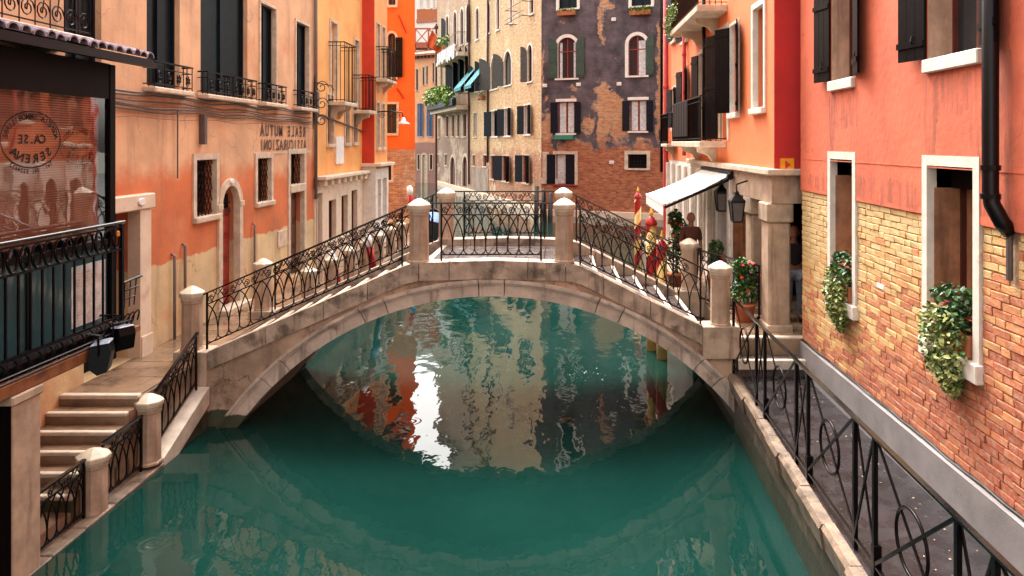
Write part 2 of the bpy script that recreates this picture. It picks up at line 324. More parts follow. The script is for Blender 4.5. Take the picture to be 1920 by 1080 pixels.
def far_brick(name, c1, c2, mort, pl=None, plc=None, wob=.5, wsc=1.0, lower=None, bw=.27, rh=.08, stain=None, thr=None):
    m, nt, b, co = base(name)
    t = bricktex(nt, co, c1, c2, mort, bw, rh); col = t.outputs[0]
    col = mixc(nt, sstep(nt, noise(nt, co, 1.1, 5, .65), .3, .7), sc(c2, .62) if False else mixc(nt, .5, col, (.5, .34, .2, 1)), col)
    if lower:
        zt, lc1, lc2 = lower; z = nd(nt, 'SeparateXYZ', None, Vector=co).outputs[2]
        t2 = bricktex(nt, co, lc1, lc2, sc(mort, .7), bw, rh)
        zz = mth(nt, 'ADD', z, mth(nt, 'MULTIPLY', mth(nt, 'SUBTRACT', noise(nt, co, .8, 5, .6), .5), 2.5))
        col = mixc(nt, sstep(nt, zz, zt-.3, zt+.3), t2.outputs[0], col)
    if thr:                       # random plaster remains
        p = mixc(nt, sstep(nt, noise(nt, co, 2, 5), .3, .7), sc(thr[2], .82), sc(thr[2], 1.12))
        col = mixc(nt, sstep(nt, noise(nt, co, thr[3], 7, .68), thr[0], thr[1]), col, p)
    if pl:                        # designed islands of bare brick in plaster
        msk = blobs(nt, co, pl, wob, wsc)
        p = mixc(nt, sstep(nt, noise(nt, co, .8, 7, .65), .3, .72), sc(plc, .4), sc(plc, 1.6))
        p = mixc(nt, mth(nt, 'MULTIPLY', sstep(nt, noise(nt, stretch(nt, co, 1, 1, .15), 1.6, 5), .55, .8), .5), p, (.22, .16, .15, 1))
        z = nd(nt, 'SeparateXYZ', None, Vector=co).outputs[2]
        zz = mth(nt, 'ADD', z, mth(nt, 'MULTIPLY', mth(nt, 'SUBTRACT', noise(nt, co, .55, 6, .65), .5), 4.0))
        low = sstep(nt, zz, 4.9, 4.6); fray = sstep(nt, noise(nt, co, 1.1, 8, .72), .605, .635)
        msk = mth(nt, 'MAXIMUM', mth(nt, 'MAXIMUM', msk, low), mth(nt, 'MULTIPLY', fray, .85))
        col = mixc(nt, msk, mixc(nt, blobs(nt, co, [(a_, b_, c_*1.10+.06, d_*1.06+.06) for a_, b_, c_, d_ in pl], wob, wsc), p, (.24, .18, .15, 1)), col)
    cs = noise(nt, stretch(nt, co, .75, .75, 1.9), 3.4, 6, .75); wv = mth(nt, 'ADD', mth(nt, 'MULTIPLY', sstep(nt, cs, .3, .7), .75), .55)
    bcol = mixc(nt, 1.0, col, nd(nt, 'CombineColor', None, _0=mth(nt, 'ADD', mth(nt, 'MULTIPLY', wv, .8), .2), _1=wv, _2=wv).outputs[0], 'MULTIPLY')
    col = bcol if not pl else mixc(nt, msk, col, bcol)
    if stain: col = mixc(nt, mth(nt, 'MULTIPLY', sstep(nt, noise(nt, stretch(nt, co, 1, 1, .2), stain[1], 6, .65), stain[2], stain[3]), .65), col, stain[0])
    nt.links.new(col, b.inputs['Base Color']); b.inputs['Roughness'].default_value = .85
    bump(nt, b, mth(nt, 'ADD', mth(nt, 'MULTIPLY', t.outputs['Fac'], -.6), noise(nt, co, 6, 6, .7)), .6, .05); return m
def water_mat():
    m, nt, b, co = base('canal_water')
    pos = nd(nt, 'NewGeometry').outputs['Position']
    c = mixc(nt, sstep(nt, noise(nt, pos, .35, 3), .3, .7), (.0030, .0215, .0170, 1), (.0042, .0290, .0228, 1))
    nt.links.new(c, b.inputs['Base Color']); b.inputs['Roughness'].default_value = .015; b.inputs['IOR'].default_value = 1.36; b.inputs['Specular IOR Level'].default_value = .6
    big = noise(nt, stretch(nt, pos, 1.0, .55, 1), 1.3, 2, .5); mid = noise(nt, stretch(nt, pos, 1.0, .6, 1), 4.5, 2, .5)
    fine = noise(nt, pos, 16, 2, .5)
    h = mth(nt, 'ADD', mth(nt, 'MULTIPLY', big, .085), mth(nt, 'ADD', mth(nt, 'MULTIPLY', mid, .016), mth(nt, 'MULTIPLY', fine, .0012)))
    P = nd(nt, 'SeparateXYZ', None, Vector=pos)
    for (x, y, r) in RINGS:      # rain drop rings
        dx = mth(nt, 'SUBTRACT', P.outputs[0], x); dy = mth(nt, 'SUBTRACT', P.outputs[1], y)
        d = mth(nt, 'SQRT', mth(nt, 'ADD', mth(nt, 'MULTIPLY', dx, dx), mth(nt, 'MULTIPLY', dy, dy)))
        k = mth(nt, 'MULTIPLY', mth(nt, 'SINE', mth(nt, 'MULTIPLY', d, 70.0)), mth(nt, 'MULTIPLY', sstep(nt, d, r, r*.35), .0022))
        h = mth(nt, 'ADD', h, k)
    bump(nt, b, h, .17, 1.0); return m
RINGS = []
for u, v, r in ((770, 790, .33), (1095, 702, .22), (290, 1020, .3), (880, 640, .2), (690, 800, .25), (1000, 770, .2)):
    y = H*FPX/(v-V0); RINGS.append(((u-U0)*y/FPX, y, r))
M['water'] = water_mat()

# ---------------------------------------------------------------- facade builders
def arc_pts(s0, s1, z1, rise, n=10):
    w = (s1-s0)/2; c = (s0+s1)/2
    return [(c-w*math.cos(math.pi*i/n), z1-rise+rise*math.sin(math.pi*i/n)) for i in range(n+1)]
def wall_front(mb, s0, s1, z0, z1, ops, y=0.0, depth=.3):
    """front sheet with real openings and their reveals; ops: (s0,s1,z0,z1,rise)"""
    ss = sorted({s0, s1} | {max(s0, min(s1, v)) for o in ops for v in o[:2]}); zs = sorted({z0, z1} | {max(z0, min(z1, v)) for o in ops for v in o[2:4]})
    for i in range(len(ss)-1):
        for j in range(len(zs)-1):
            cs, cz = (ss[i]+ss[i+1])/2, (zs[j]+zs[j+1])/2
            if any(o[0] < cs < o[1] and o[2] < cz < o[3] for o in ops): continue
            mb.add([(ss[i], y, zs[j]), (ss[i+1], y, zs[j]), (ss[i+1], y, zs[j+1]), (ss[i], y, zs[j+1])], [(0, 1, 2, 3)])
    for a, b, c, d, rise in ops:
        q = lambda p: mb.add(p, [(0, 1, 2, 3)])
        t = d-rise
        q([(a, y, c), (a, y+depth, c), (a, y+depth, t), (a, y, t)]); q([(b, y, c), (b, y, t), (b, y+depth, t), (b, y+depth, c)])
        q([(a, y, c), (b, y, c), (b, y+depth, c), (a, y+depth, c)])
        if rise <= 0: q([(a, y, d), (a, y+depth, d), (b, y+depth, d), (b, y, d)])
        else:
            P = arc_pts(a, b, d, rise); m = len(P)//2
            for i in range(len(P)-1):
                p, r = P[i], P[i+1]
                q([(p[0], y, p[1]), (p[0], y+depth, p[1]), (r[0], y+depth, r[1]), (r[0], y, r[1])])
                cx = a if i < m else b
                mb.add([(cx, y, d), (p[0], y, p[1]), (r[0], y, r[1])], [(0, 1, 2)])
            mb.add([(a, y, d), (P[m][0], y, P[m][1]), (b, y, d)], [(0, 1, 2)])
def body(mb, s0, s1, z0, z1, dep):
    mb.add([(s0,0,z0),(s1,0,z0),(s1,dep,z0),(s0,dep,z0),(s0,0,z1),(s1,0,z1),(s1,dep,z1),(s0,dep,z1)], [(0,3,2,1),(4,5,6,7),(1,2,6,5),(2,3,7,6),(3,0,4,7)])
def frame_bars(mb, s0, s1, z0, z1, rise, wd, y0, y1, bottom=True):
    """flat surround round an opening (outside the rectangle when wd>0)"""
    if rise <= 0:
        mb.box(s0-wd, s0, y0, y1, z0, z1+wd); mb.box(s1, s1+wd, y0, y1, z0, z1+wd); mb.box(s0, s1, y0+.002, y1-.002, z1, z1+wd)
    else:
        t = z1-rise; mb.box(s0-wd, s0, y0, y1, z0, t); mb.box(s1, s1+wd, y0, y1, z0, t)
        A = arc_pts(s0, s1, z1, rise); B = arc_pts(s0-wd, s1+wd, z1+wd, rise+wd)
        for i in range(len(A)-1):
            f = lambda p, yy: (p[0], yy, p[1])
            mb.hexa([f(A[i], y0), f(A[i+1], y0), f(B[i+1], y0), f(B[i], y0)], [f(A[i], y1), f(A[i+1], y1), f(B[i+1], y1), f(B[i], y1)])
    if bottom: mb.box(s0, s1, y0+.002, y1-.002, z0-wd, z0); 
def shutter(par, s, z0, z1, wid, side, ang, m, rise=0, battens=3):
    """hinged leaf; side -1 left jamb, +1 right jamb; ang degrees away from lying flat on the wall"""
    c, sn = math.cos(R(ang))*side, math.sin(R(ang)); mb = MB()
    def P(t, d, z): return (s+c*t+(-side*sn if False else 0)*d, -.025-sn*t-d*abs(math.cos(R(ang))), z) if True else 0
    def slab(t0, t1, d0, d1, a, b, top=None):
        nx, ny = (sn*side, -math.cos(R(ang)))       # outward normal of the leaf
        def Q(t, d, z): return (s+c*t+nx*d*-1*-1, -.03-sn*t+ny*d, z)
        mb.hexa([Q(t0, d0, a), Q(t1, d0, a), Q(t1, d1, a), Q(t0, d1, a)], [Q(t0, d0, b), Q(t1, d0, b), Q(t1, d1, b), Q(t0, d1, b)])
    n = 8 if rise else 3
    for i in range(n): slab(wid*i/n+(.004 if n == 3 else .0), wid*(i+1)/n-(.004 if n == 3 else .001), 0, .035, z0, z1-(rise*(1-math.sqrt(max(0, 1-(1-(i+.6)/n)**2))) if rise else 0))
    for i in range(battens):
        zz = z0+(z1-z0-rise)*(.08+.84*i/max(1, battens-1)); slab(.0, wid, .035, .055, zz-.035, zz+.035)
    return mb.build('shutter', m, par)
def window(house, r, rise=0, sur=None, surw=.12, sill=True, sh=None, shm='sh_navy', shw=None, ang=(8, 8), case='redwood', pane='glass', dep=.2, curtain=None, grid=None, mull=True, trans=False, sillm=None, name='window'):
    s0, s1, z0, z1 = r; w_ = s1-s0; b = .05 if w_ > .6 else .035
    mb = MB(); frame_bars(mb, s0+b, s1-b, z0+b, z1-b, max(0, rise-b) if rise else 0, b, dep-.06, dep)
    if mull: mb.box((s0+s1)/2-b*.7, (s0+s1)/2+b*.7, dep-.055, dep-.005, z0+b, z1-b)
    if trans: mb.box(s0+b, s1-b, dep-.05, dep-.006, z0+(z1-z0)*.66-b*.6, z0+(z1-z0)*.66+b*.6)
    o = mb.build(name, M[case], house)
    p = MB(); 
    if rise:
        P = [(s0, z0), (s1, z0)]+list(reversed(arc_pts(s0, s1, z1, rise))); p.add([(a, dep, c) for a, c in P], [tuple(range(len(P)))])
    else: p.add([(s0, dep, z0), (s1, dep, z0), (s1, dep, z1), (s0, dep, z1)], [(0, 1, 2, 3)])
    p.build('pane', M[pane], o)
    if curtain:
        for a, c in curtain:
            q = MB(); n = 8; t = z1-b if not rise else z1-rise*.6
            vs = [(s0+w_*(a+(c-a)*i/n), dep-.012-.012*(i % 2), z) for i in range(n+1) for z in (z0+b, t)]
            q.add(vs, [(2*i, 2*i+2, 2*i+3, 2*i+1) for i in range(n)]); q.build('curtain', M['curtain'], o)
    if sur:
        q = MB(); frame_bars(q, s0+.005, s1-.005, z0, z1-.005, max(0, rise-.004) if rise else 0, surw, -.035, .08, bottom=False); q.build('surround', M[sur], o)
    if sill:
        q = MB(); q.bbox(s0-surw*.9, s1+surw*.9, -.10, dep, z0-.11, z0+.004, .012); q.build('sill', M[sillm or sur or 'surround'], o)
    if sh:
        for side in sh:
            shutter(o, s0 if side == 'L' else s1, z0+.02, z1-.02, shw or w_*.5, -1 if side == 'L' else 1, ang[0 if side == 'L' else 1], M[shm], rise)
    if grid:
        nx, nz, m = grid; q = MB()
        for i in range(1, nx): q.tube([(s0+w_*i/nx, .06, z0), (s0+w_*i/nx, .06, z1)], .012, 4)
        for i in range(1, nz): q.tube([(s0, .06, z0+(z1-z0)*i/nz), (s1, .06, z0+(z1-z0)*i/nz)], .012, 4)
        q.build('grille', M[m], o)
    return o
def downpipe(house, s, z0, z1, r, m, off=.1, elbow=True):
    mb = MB(); pts = [(s, -off, z1), (s, -off, z0+.15)]+([(s+.06, -off, z0), (s+.1, .05, z0-.1)] if elbow else [(s, -off, z0)])
    mb.tube(pts, r, 8); o = mb.build('drainpipe', M[m], house, True)
    z = z0+.8
    while z < z1:
        MB().lathe([(r*1.25, z), (r*1.25, z+.06)], 10, (s, -off)).build('pipe_clip', M[m], o); z += 2.2
    return o
_leafme = {}
def foliage(name, m, par, pts, size, seed, n, drop=0):
    """leaf-sized faces scattered through ellipsoids pts=[(x,y,z,rx,ry,rz)]"""
    rg = random.Random(seed); mb = MB()
    for i in range(n):
        x, y, z, rx, ry, rz = pts[i % len(pts)]
        while True:
            a, b, c = rg.uniform(-1, 1), rg.uniform(-1, 1), rg.uniform(-1, 1); d = a*a+b*b+c*c
            if d < 1 and rg.random() < .25+d: break
        p = Vector((x+a*rx, y+b*ry, z+c*rz)); k = size*rg.uniform(.6, 1.25)
        e = Matrix.Rotation(rg.uniform(0, 6.3), 3, 'Z') @ Matrix.Rotation(rg.uniform(-1.0, 1.0), 3, 'X') @ Matrix.Rotation(rg.uniform(-.8, .8), 3, 'Y')
        sh = [(0, -.5, 0), (.32, -.12, .06), (.24, .25, .02), (0, .55, -.12), (-.24, .25, .02), (-.32, -.12, .06)]
        vs = [p+e @ Vector(q)*k for q in sh]; mb.add(vs, [(0, 1, 2, 3), (0, 3, 4, 5)])
    return stuff(mb.build(name, m, par))
def scroll_path(cx, cz, r, turns=1.6, n=18, s=1, a0=0):
    return [(cx+s*r*(1-.8*i/n)*math.cos(a0+2*math.pi*turns*i/n), cz+r*(1-.8*i/n)*math.sin(a0+2*math.pi*turns*i/n)) for i in range(n+1)]
def balcony(house, s0, s1, z, out, h, slabm='surround', rail='iron', brackets=2, scroll=False, bars=None, slab=True, name='balcony', bow=0, th=.12):
    mb = MB(); mb.bbox(s0, s1, -out, 0, z-th, z, .015); o = mb.build(name, M[slabm], house)
    for i in range(brackets):
        s = s0+(s1-s0)*(i+.5)/brackets; q = MB()
        poly = [(0, z-th), (-out*.8, z-th), (-out*.75, z-th-.12), (-out*.35, z-th-.2), (-out*.15, z-th-.38), (0, z-th-.42)]
        q.prism(poly, lambda p: (s-.07, p[0], p[1]), lambda p: (s+.07, p[0], p[1])); q.build('bracket', M[slabm], o)
    y = -out+.04; a, b = s0+.04, s1-.04; mm = M[rail]
    ro = MB().bar((a-.02, y, z+h), (b+.02, y, z+h), .036, .03).build('railing', mm, o)
    for zz, rr in ((z+h, .018), (z+.06, .012), (z+h-.12, .01)):
        for p, q_ in (((a, 0, zz), (a, y, zz)), ((b, y, zz), (b, 0, zz)))+((((a, y, zz), (b, y, zz)),) if rr < .018 else ()): MB().tube([p, q_], rr, 5).build('rail', mm, ro)
    n = bars or max(3, int((b-a)/.11)); m2 = max(2, int(out/.12)); dx = (b-a)/n
    bme_ = MB().tube([(0, 0, z), (0, 0, z+h)], .010, 4).mesh('baluster', mm)
    for i in range(n+1): put('baluster', bme_, ro, (a+dx*i, y, 0))
    for sx in (a, b):
        for i in range(1, m2): put('baluster', bme_, ro, (sx, y*i/m2, 0))
    if scroll:
        rr = min(dx*.48, (h-.2)*.24+.02); q = MB()
        q.tube([(px, 0, pz) for px, pz in scroll_path(0, z+.06+rr*1.1, rr, 1.7, 16)]+[(0+.3*rr, 0, z+h*.5)]+[(px, 0, pz) for px, pz in reversed(scroll_path(0, z+h-.13-rr*1.1, rr, 1.7, 16, -1, math.pi))], .011, 4); sme = q.mesh('scroll', mm)
        for i in range(n): put('scroll', sme, ro, (a+dx*(i+.5), y, 0))
    return o
def rebase(o, loc):
    loc = Vector(loc); o.location = loc
    for c in o.children: c.location = Vector(c.location)-loc
# ================================================================ WATER
wm = MB(); wm.add([(-90, -25, 0), (60, -25, 0), (60, 170, 0), (-90, 170, 0)], [(0, 1, 2, 3)])
struct(wm.build('canal_water', M['water']))
gm = MB(); gm.add([(-300, -300, -2.5), (300, -300, -2.5), (300, 500, -2.5), (-300, 500, -2.5)], [(0, 1, 2, 3)])
struct(gm.build('canal_bed', M['quay']))
# ================================================================ BRIDGE
YN, YF = 12.84, 16.20
XC, RI, RE = -1.174, 5.34, 5.62; ZC = 2.25-RI
TOP = [(-6.6, 1.30), (-6.05, 1.30), (-2.65, 2.775), (-2.42, 2.825), (-1.17, 2.86), (.08, 2.825), (.36, 2.765), (2.45, 1.735), (3.1, 1.735)]
def top(x):
    for (a, za), (b, zb) in zip(TOP, TOP[1:]):
        if a <= x <= b: return za+(zb-za)*(x-a)/(b-a)
    return TOP[0][1] if x < TOP[0][0] else TOP[-1][1]
bridge = thing('stone_bridge', 'arched pale stone footbridge with black wrought iron railings crossing the green canal', 'bridge')
def ext(x):
    d = RE*RE-(x-XC)**2; return max(-.6, ZC+math.sqrt(d)) if d > 0 else -.6
# spandrel faces
for y0, y1 in ((YN, YN+.25), (YF-.25, YF)):
    mb = MB(); xs = [-6.5+i*(9.55/64) for i in range(65)]
    for a, b in zip(xs, xs[1:]):
        f = lambda x, y: ((x, y, ext(x)-.03), (x, y, max(top(x)-.2, ext(x)-.02)))
        (p0, q0), (p1, q1) = f(a, y0), f(b, y0); (p2, q2), (p3, q3) = f(a, y1), f(b, y1)
        mb.add([p0, p1, q1, q0, p2, p3, q3, q2], [(0, 1, 2, 3), (5, 4, 7, 6), (0, 4, 5, 1), (3, 2, 6, 7)])
    mb.build('spandrel_wall', M['spandrel'], bridge)
# voussoirs
cuts = [-2.3, 2.3]; seq = [17, 4.6, 16.5, 4.6, 15, 5]
a = 2.3
for s_ in seq: a += s_; cuts += [a]; cuts.insert(0, -a)
for face in (0, 1):
    for p0, p1 in zip(cuts, cuts[1:]):
        if p1 < -63 or p0 > 63: continue
        mb = MB(); n = max(1, int(abs(p1-p0)/2.4)); g = .09
        jit = random.uniform(-.008, .008)
        def ring(r0, r1, ya, yb):
            for i in range(n):
                t0 = R(p0+g+(p1-p0-2*g)*i/n); t1 = R(p0+g+(p1-p0-2*g)*(i+1)/n)
                P = lambda r, t, y: (XC+r*math.sin(t), y, ZC+r*math.cos(t))
                mb.hexa([P(r0, t0, ya), P(r0, t1, ya), P(r1, t1, ya), P(r1, t0, ya)], [P(r0, t0, yb), P(r0, t1, yb), P(r1, t1, yb), P(r1, t0, yb)])
        sg = (lambda d: YN-d) if face == 0 else (lambda d: YF+d)
        inn = YN+.35 if face == 0 else YF-.35
        ring(RI, RE-.085, sg(.035+jit), inn); ring(RE-.085, RE-.045, sg(.06+jit), inn); ring(RE-.045, RE+.01, sg(.095+jit), inn)
        mb.build('voussoir', M['vouss'], bridge)
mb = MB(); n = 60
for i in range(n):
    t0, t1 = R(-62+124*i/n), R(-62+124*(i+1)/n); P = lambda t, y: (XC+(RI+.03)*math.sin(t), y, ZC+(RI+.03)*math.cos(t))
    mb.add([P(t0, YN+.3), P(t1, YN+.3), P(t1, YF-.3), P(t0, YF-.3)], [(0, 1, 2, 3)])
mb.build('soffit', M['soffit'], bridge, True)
# coping stones
cx = [-6.05, -5.05, -4.05, -3.3, -2.42, -1.9, -.55, .10, .75, 1.55, 2.45]
for ya, yb in ((YN-.05, YN+.32), (YF-.32, YF+.05)):
    for a, b in zip(cx, cx[1:]):
        mids = [a+.007]+[x for x, _ in TOP if a+.02 < x < b-.02]+[b-.007]; mb = MB(); dz = random.uniform(-.006, .006); th = .31
        for p, q in zip(mids, mids[1:]):
            mb.hexa([(p, ya, top(p)-th), (q, ya, top(q)-th), (q, yb, top(q)-th), (p, yb, top(p)-th)], [(p, ya+.0, top(p)+dz), (q, ya+.0, top(q)+dz), (q, yb, top(q)+dz), (p, yb, top(p)+dz)])
        mb.build('coping_stone', M['coping'], bridge)
# end blocks
for x0, x1, z0, z1, y0, y1 in ((-6.62, -6.05, .70, 1.30, YN-.08, YN+.38), (2.45, 3.08, 1.18, 1.735, YN-.08, YN+.38), (-6.62, -6.05, .70, 1.30, YF-.38, YF+.06), (2.45, 3.08, 1.18, 1.735, YF-.38, YF+.06)):
    MB().bbox(x0, x1, y0, y1, z0, z1, .012).build('end_block', M['stone'], bridge)
    if x0 < 0: MB().box(x0+.03, x1-.02, y0+.05, y1-.02, -.6, z0).build('abutment', M['spandrel'], bridge)
# deck and steps
mb = MB(); zd = 2.70
xs = [-2.5, -1.95, -1.4, -.85, -.3, .25]
ys = [YN+.32, YN+.95, YN+1.6, YN+2.3, YF-.32]
for i in range(5):
    for j in range(4):
        MB().bbox(xs[i]+.004, xs[i+1]-.004, ys[j]+.004, ys[j+1]-.004, zd-.2, zd+random.uniform(-.004, .006), .008).build('paving_slab', M['step'], bridge)
def stair(x0, sg, n, run, rise):
    z = zd
    for i in range(n):
        z -= rise; a, b = x0+sg*run*i, x0+sg*run*(i+1)
        o = MB().box(min(a, b), max(a, b)+.0, YN+.32, YF-.32, z-.25, z).build('step', M['step'], bridge)
        e = b; MB().bbox(min(e, e-sg*.075), max(e, e-sg*.075)+.001, YN+.325, YF-.325, z-.08, z+.006, .006).build('nosing', M['nosing'], o)
stair(.25, 1, 5, .45, .212); stair(-2.5, -1, 9, .40, .172)
for e, sg in ((.25, 1), (-2.5, -1)):
    MB().bbox(min(e, e-sg*.11), max(e, e-sg*.11), YN+.325, YF-.325, zd-.08, zd+.008, .006).build('nosing', M['nosing'], bridge)
# posts
shaft = MB(); shaft.lathe([(.19, 0), (.19, .03), (.172, .05), (.165, .80), (.175, .83), (.175, .88)], 8, rot=R(22.5))
cap = MB(); cap.lathe([(.17, .87), (.185, .885), (.185, .91), (.205, .925), (.212, .985), (.205, 1.005), (.165, 1.03), (.115, 1.065), (.05, 1.098), (.012, 1.11)], 8, rot=R(22.5))
shaft_me = shaft.mesh('post', M['stone_post']); cap_me = cap.mesh('post_cap', M['stone_cap'])
def post(parent, x, y, z, k=1.0, kz=1.0):
    o = put('post', shaft_me, parent, (x, y, z)); o.scale = (k, k, kz); put('post_cap', cap_me, o); return o
PX = [-6.39, -2.446, .074, 2.78]
YRN, YRF = YN+.13, YF-.13
for y in (YRN, YRF):
    for x in PX: post(bridge, x, y, top(x)-.01)
# railings
def iron_panel(parent, A, B, h=.99, n=9, m='iron', name='railing', exta=.1, extb=.1, r=.0105, band=.2, foot=.1, scr=True):
    A, B = Vector(A), Vector(B); D = B-A
    L = Vector((D.x, D.y, 0)).length; st = D/n; Z = Vector((0, 0, 1)); e = D/L
    mm = M[m]
    o = MB().bar(A-e*exta+Z*h, B+e*extb+Z*h, .05, .026).build(name, M['wet_iron'], parent)
    MB().bar(A+Z*(h-band), B+Z*(h-band), .022, .02).build('middle_rail', mm, o); MB().bar(A+Z*foot, B+Z*foot, .026, .022).build('bottom_rail', mm, o)
    for p in (A, B): MB().bar(p-Z*.04, p+Z*(h+.0), .03, .03).build('upright', mm, o)
    w = L/n; zb, zm, zt = foot, foot+w*.5, h-band
    def P(x, z): return e*(x)+Z*z
    am = R(62); K = 9
    armr = [(w*(1-math.cos(am*i/K))/(1-math.cos(am)), zm+.06+(zt-zm-.06)*math.sin(am*i/K)/math.sin(am)) for i in range(K+1)]
    q = MB(); q.tube([P(x, z) for x, z in armr], r, 5); q.tube([P(2*w-x, z) for x, z in armr], r, 5); arch = q.mesh('pointed_arch', mm)
    q = MB(); q.tube([P(0, zm+.08)]+[P(w/2-w/2*math.cos(math.pi*i/8), zm-(zm-zb)*math.sin(math.pi*i/8)) for i in range(9)]+[P(w, zm+.08)], r, 5); loop = q.mesh('loop', mm)
    q = MB(); q.tube([P(x, z) for x, z in armr], r, 5); ha = q.mesh('half_arch', mm)
    q = MB(); q.tube([P(w-x, z) for x, z in armr], r, 5); hb = q.mesh('half_arch', mm)
    for i in range(n): put('loop', loop, o, A+st*i)
    for i in range(n-1): put('pointed_arch', arch, o, A+st*i)
    put('half_arch', ha, o, A+st*(n-1)); put('half_arch', hb, o, A)
    if scr and band > .12:
        rr = band*.30; q = MB(); zc = h-band/2-.005
        q.tube([P(x, z) for x, z in scroll_path(rr*1.2, zc-.02, rr, 1.7, 18, 1, 1.2)], r*.8, 4)
        q.tube([P(x, z) for x, z in scroll_path(2*w-rr*1.2, zc-.02, rr, 1.7, 18, -1, 1.2)], r*.8, 4)
        q.tube([P(rr*1.3, h-band), P(w*.9, h-.02)], r*.8, 4); q.tube([P(2*w-rr*1.3, h-band), P(w*1.1, h-.02)], r*.8, 4)
        q.tube([P(w*.55, h-.02), P(w, h-band*.55), P(w*1.45, h-.02)], r*.8, 4)
        s_me = q.mesh('scroll', mm)
        for i in range(0, n-1, 2): put('scroll', s_me, o, A+st*i)
    return o
for y in (YRN, YRF):
    iron_panel(bridge, (-2.06, y, 2.845), (-.33, y, 2.845), .99, 9, exta=.2, extb=.24)
    iron_panel(bridge, (-6.13, y, 1.29), (-2.74, y, 2.765), .985, 18, exta=.06, extb=.12)
    iron_panel(bridge, (.35, y, 2.755), (2.44, y, 1.73), .99, 11, exta=.1, extb=.16, m='rust')
rebase(bridge, (XC, YN, 0))
# ================================================================ LEFT QUAY
XW = -7.4
q = MB(); q.box(XW-.5, -6.22, 11.03, YF+.3, -2, 1.12); q.box(XW-.5, -5.75, YF+.3, 30.5, -2, .98)
q.box(XW-.5, -6.62, YN, YF, -2, 1.121)
quay = struct(q.build('quay', M['quay']))
def pave(parent, x0, x1, y0, y1, z, dx, dy, m, off=.5, name='paving_stone'):
    y = y0; row = 0
    while y < y1-.02:
        ye = min(y+dy*random.uniform(.9, 1.1), y1); x = x0-(dx*off if row % 2 else 0)
        while x < x1-.02:
            xe = x+dx; a, b = max(x, x0), min(xe, x1)
            if b-a > .03: MB().bbox(a+.003, b-.003, y+.003, ye-.003, z-.06, z+.03+random.uniform(-.004, .004), .006).build(name, M[m], parent)
            x = xe
        y = ye; row += 1
pave(quay, XW, -6.24, 11.14, YF+.3, 1.12, .62, .42, 'paving')
pave(quay, XW, -6.0, YF+.32, 24.5, .98, .7, .5, 'paving')
zs = 1.15; ye = 11.14
MB().bbox(XW, -6.235, 11.022, 11.14, 1.09, zs+.006, .012).build('nosing', M['nosing'], quay)
q = None
for i in range(5):
    z = zs-.158*(i+1); y1 = 11.03-.30*i
    o = MB().box(XW-.2, -6.24, y1-.30+.09, y1+.02, -.5, z-.003).build('step', M['paving'], quay)
    MB().bbox(XW, -6.243, y1-.30, y1-.30+.09, z-.05, z+.004, .01).build('nosing', M['nosing'], o)
    MB().box(XW-.2, -6.246, y1-.294, y1-.21, -.5, z-.05).build('riser', M['quay'], o)
MB().box(XW-.6, -6.25, 3, 9.54, -.5, .16).build('lower_platform', M['paving'], quay)
# sloping white kerb beside the steps, then a kerb awash
q = MB(); zc = lambda y: .12+(.72-.12)*(y-11.28)/(12.74-11.28)
for a, b in ((12.74, 12.05), (12.045, 11.28)):
    q = MB(); q.hexa([(-6.33, b, zc(b)-.3), (-5.98, b, zc(b)-.3), (-5.98, a, zc(a)-.3), (-6.33, a, zc(a)-.3)], [(-6.33, b, zc(b)), (-5.98, b, zc(b)), (-5.98, a, zc(a)), (-6.33, a, zc(a))]); q.build('sloping_kerb', M['nosing'], quay)
    q = MB(); q.hexa([(-6.3, b, -.6), (-6.03, b, -.6), (-6.03, a, -.6), (-6.3, a, -.6)], [(-6.3, b, zc(b)-.3), (-6.03, b, zc(b)-.3), (-6.03, a, zc(a)-.3), (-6.3, a, zc(a)-.3)]); q.build('kerb_wall', M['quay'], quay)
for i in range(9):
    y = 11.27-.62*i; MB().bbox(-6.36, -5.97+.0*i, y-.615, y, -.4, .055-.010*i, .012).build('kerb_stone', M['kerb'], quay)
fence = thing('iron_fence', 'low black iron fence between stone posts beside the wet steps', 'fence')
XFn = -6.15
post(fence, XFn, 11.16, .10, 1.0, .935); post(fence, XFn, 9.84, -.06, 1.0, .83)
iron_panel(fence, (XFn, 12.62, .74), (XFn, 11.36, .20), .9, 7, exta=.05, extb=.02, band=.16)
iron_panel(fence, (XFn, 10.96, .05), (XFn, 10.04, .02), .82, 5, band=.15, exta=.02, extb=.02)
iron_panel(fence, (XFn, 9.64, .0), (XFn, 8.78, -.03), .78, 5, band=.15, exta=.02, extb=.02)
rebase(fence, (XFn, 10.5, 0))
qf = thing('quay_fence', 'row of pale stone posts joined by a rail along the quay beyond the bridge', 'fence')
for i, y in enumerate((17.6, 19.3, 21.0, 22.7, 24.4, 26.1, 27.8)):
    post(qf, -5.92, y, .97, .95, .9)
for z in (1.35, 1.7): MB().tube([(-5.92, 17.6, z), (-5.92, 27.8, z)], .02, 6).build('rail', M['iron'], qf)
rebase(qf, (-5.92, 22, .97))
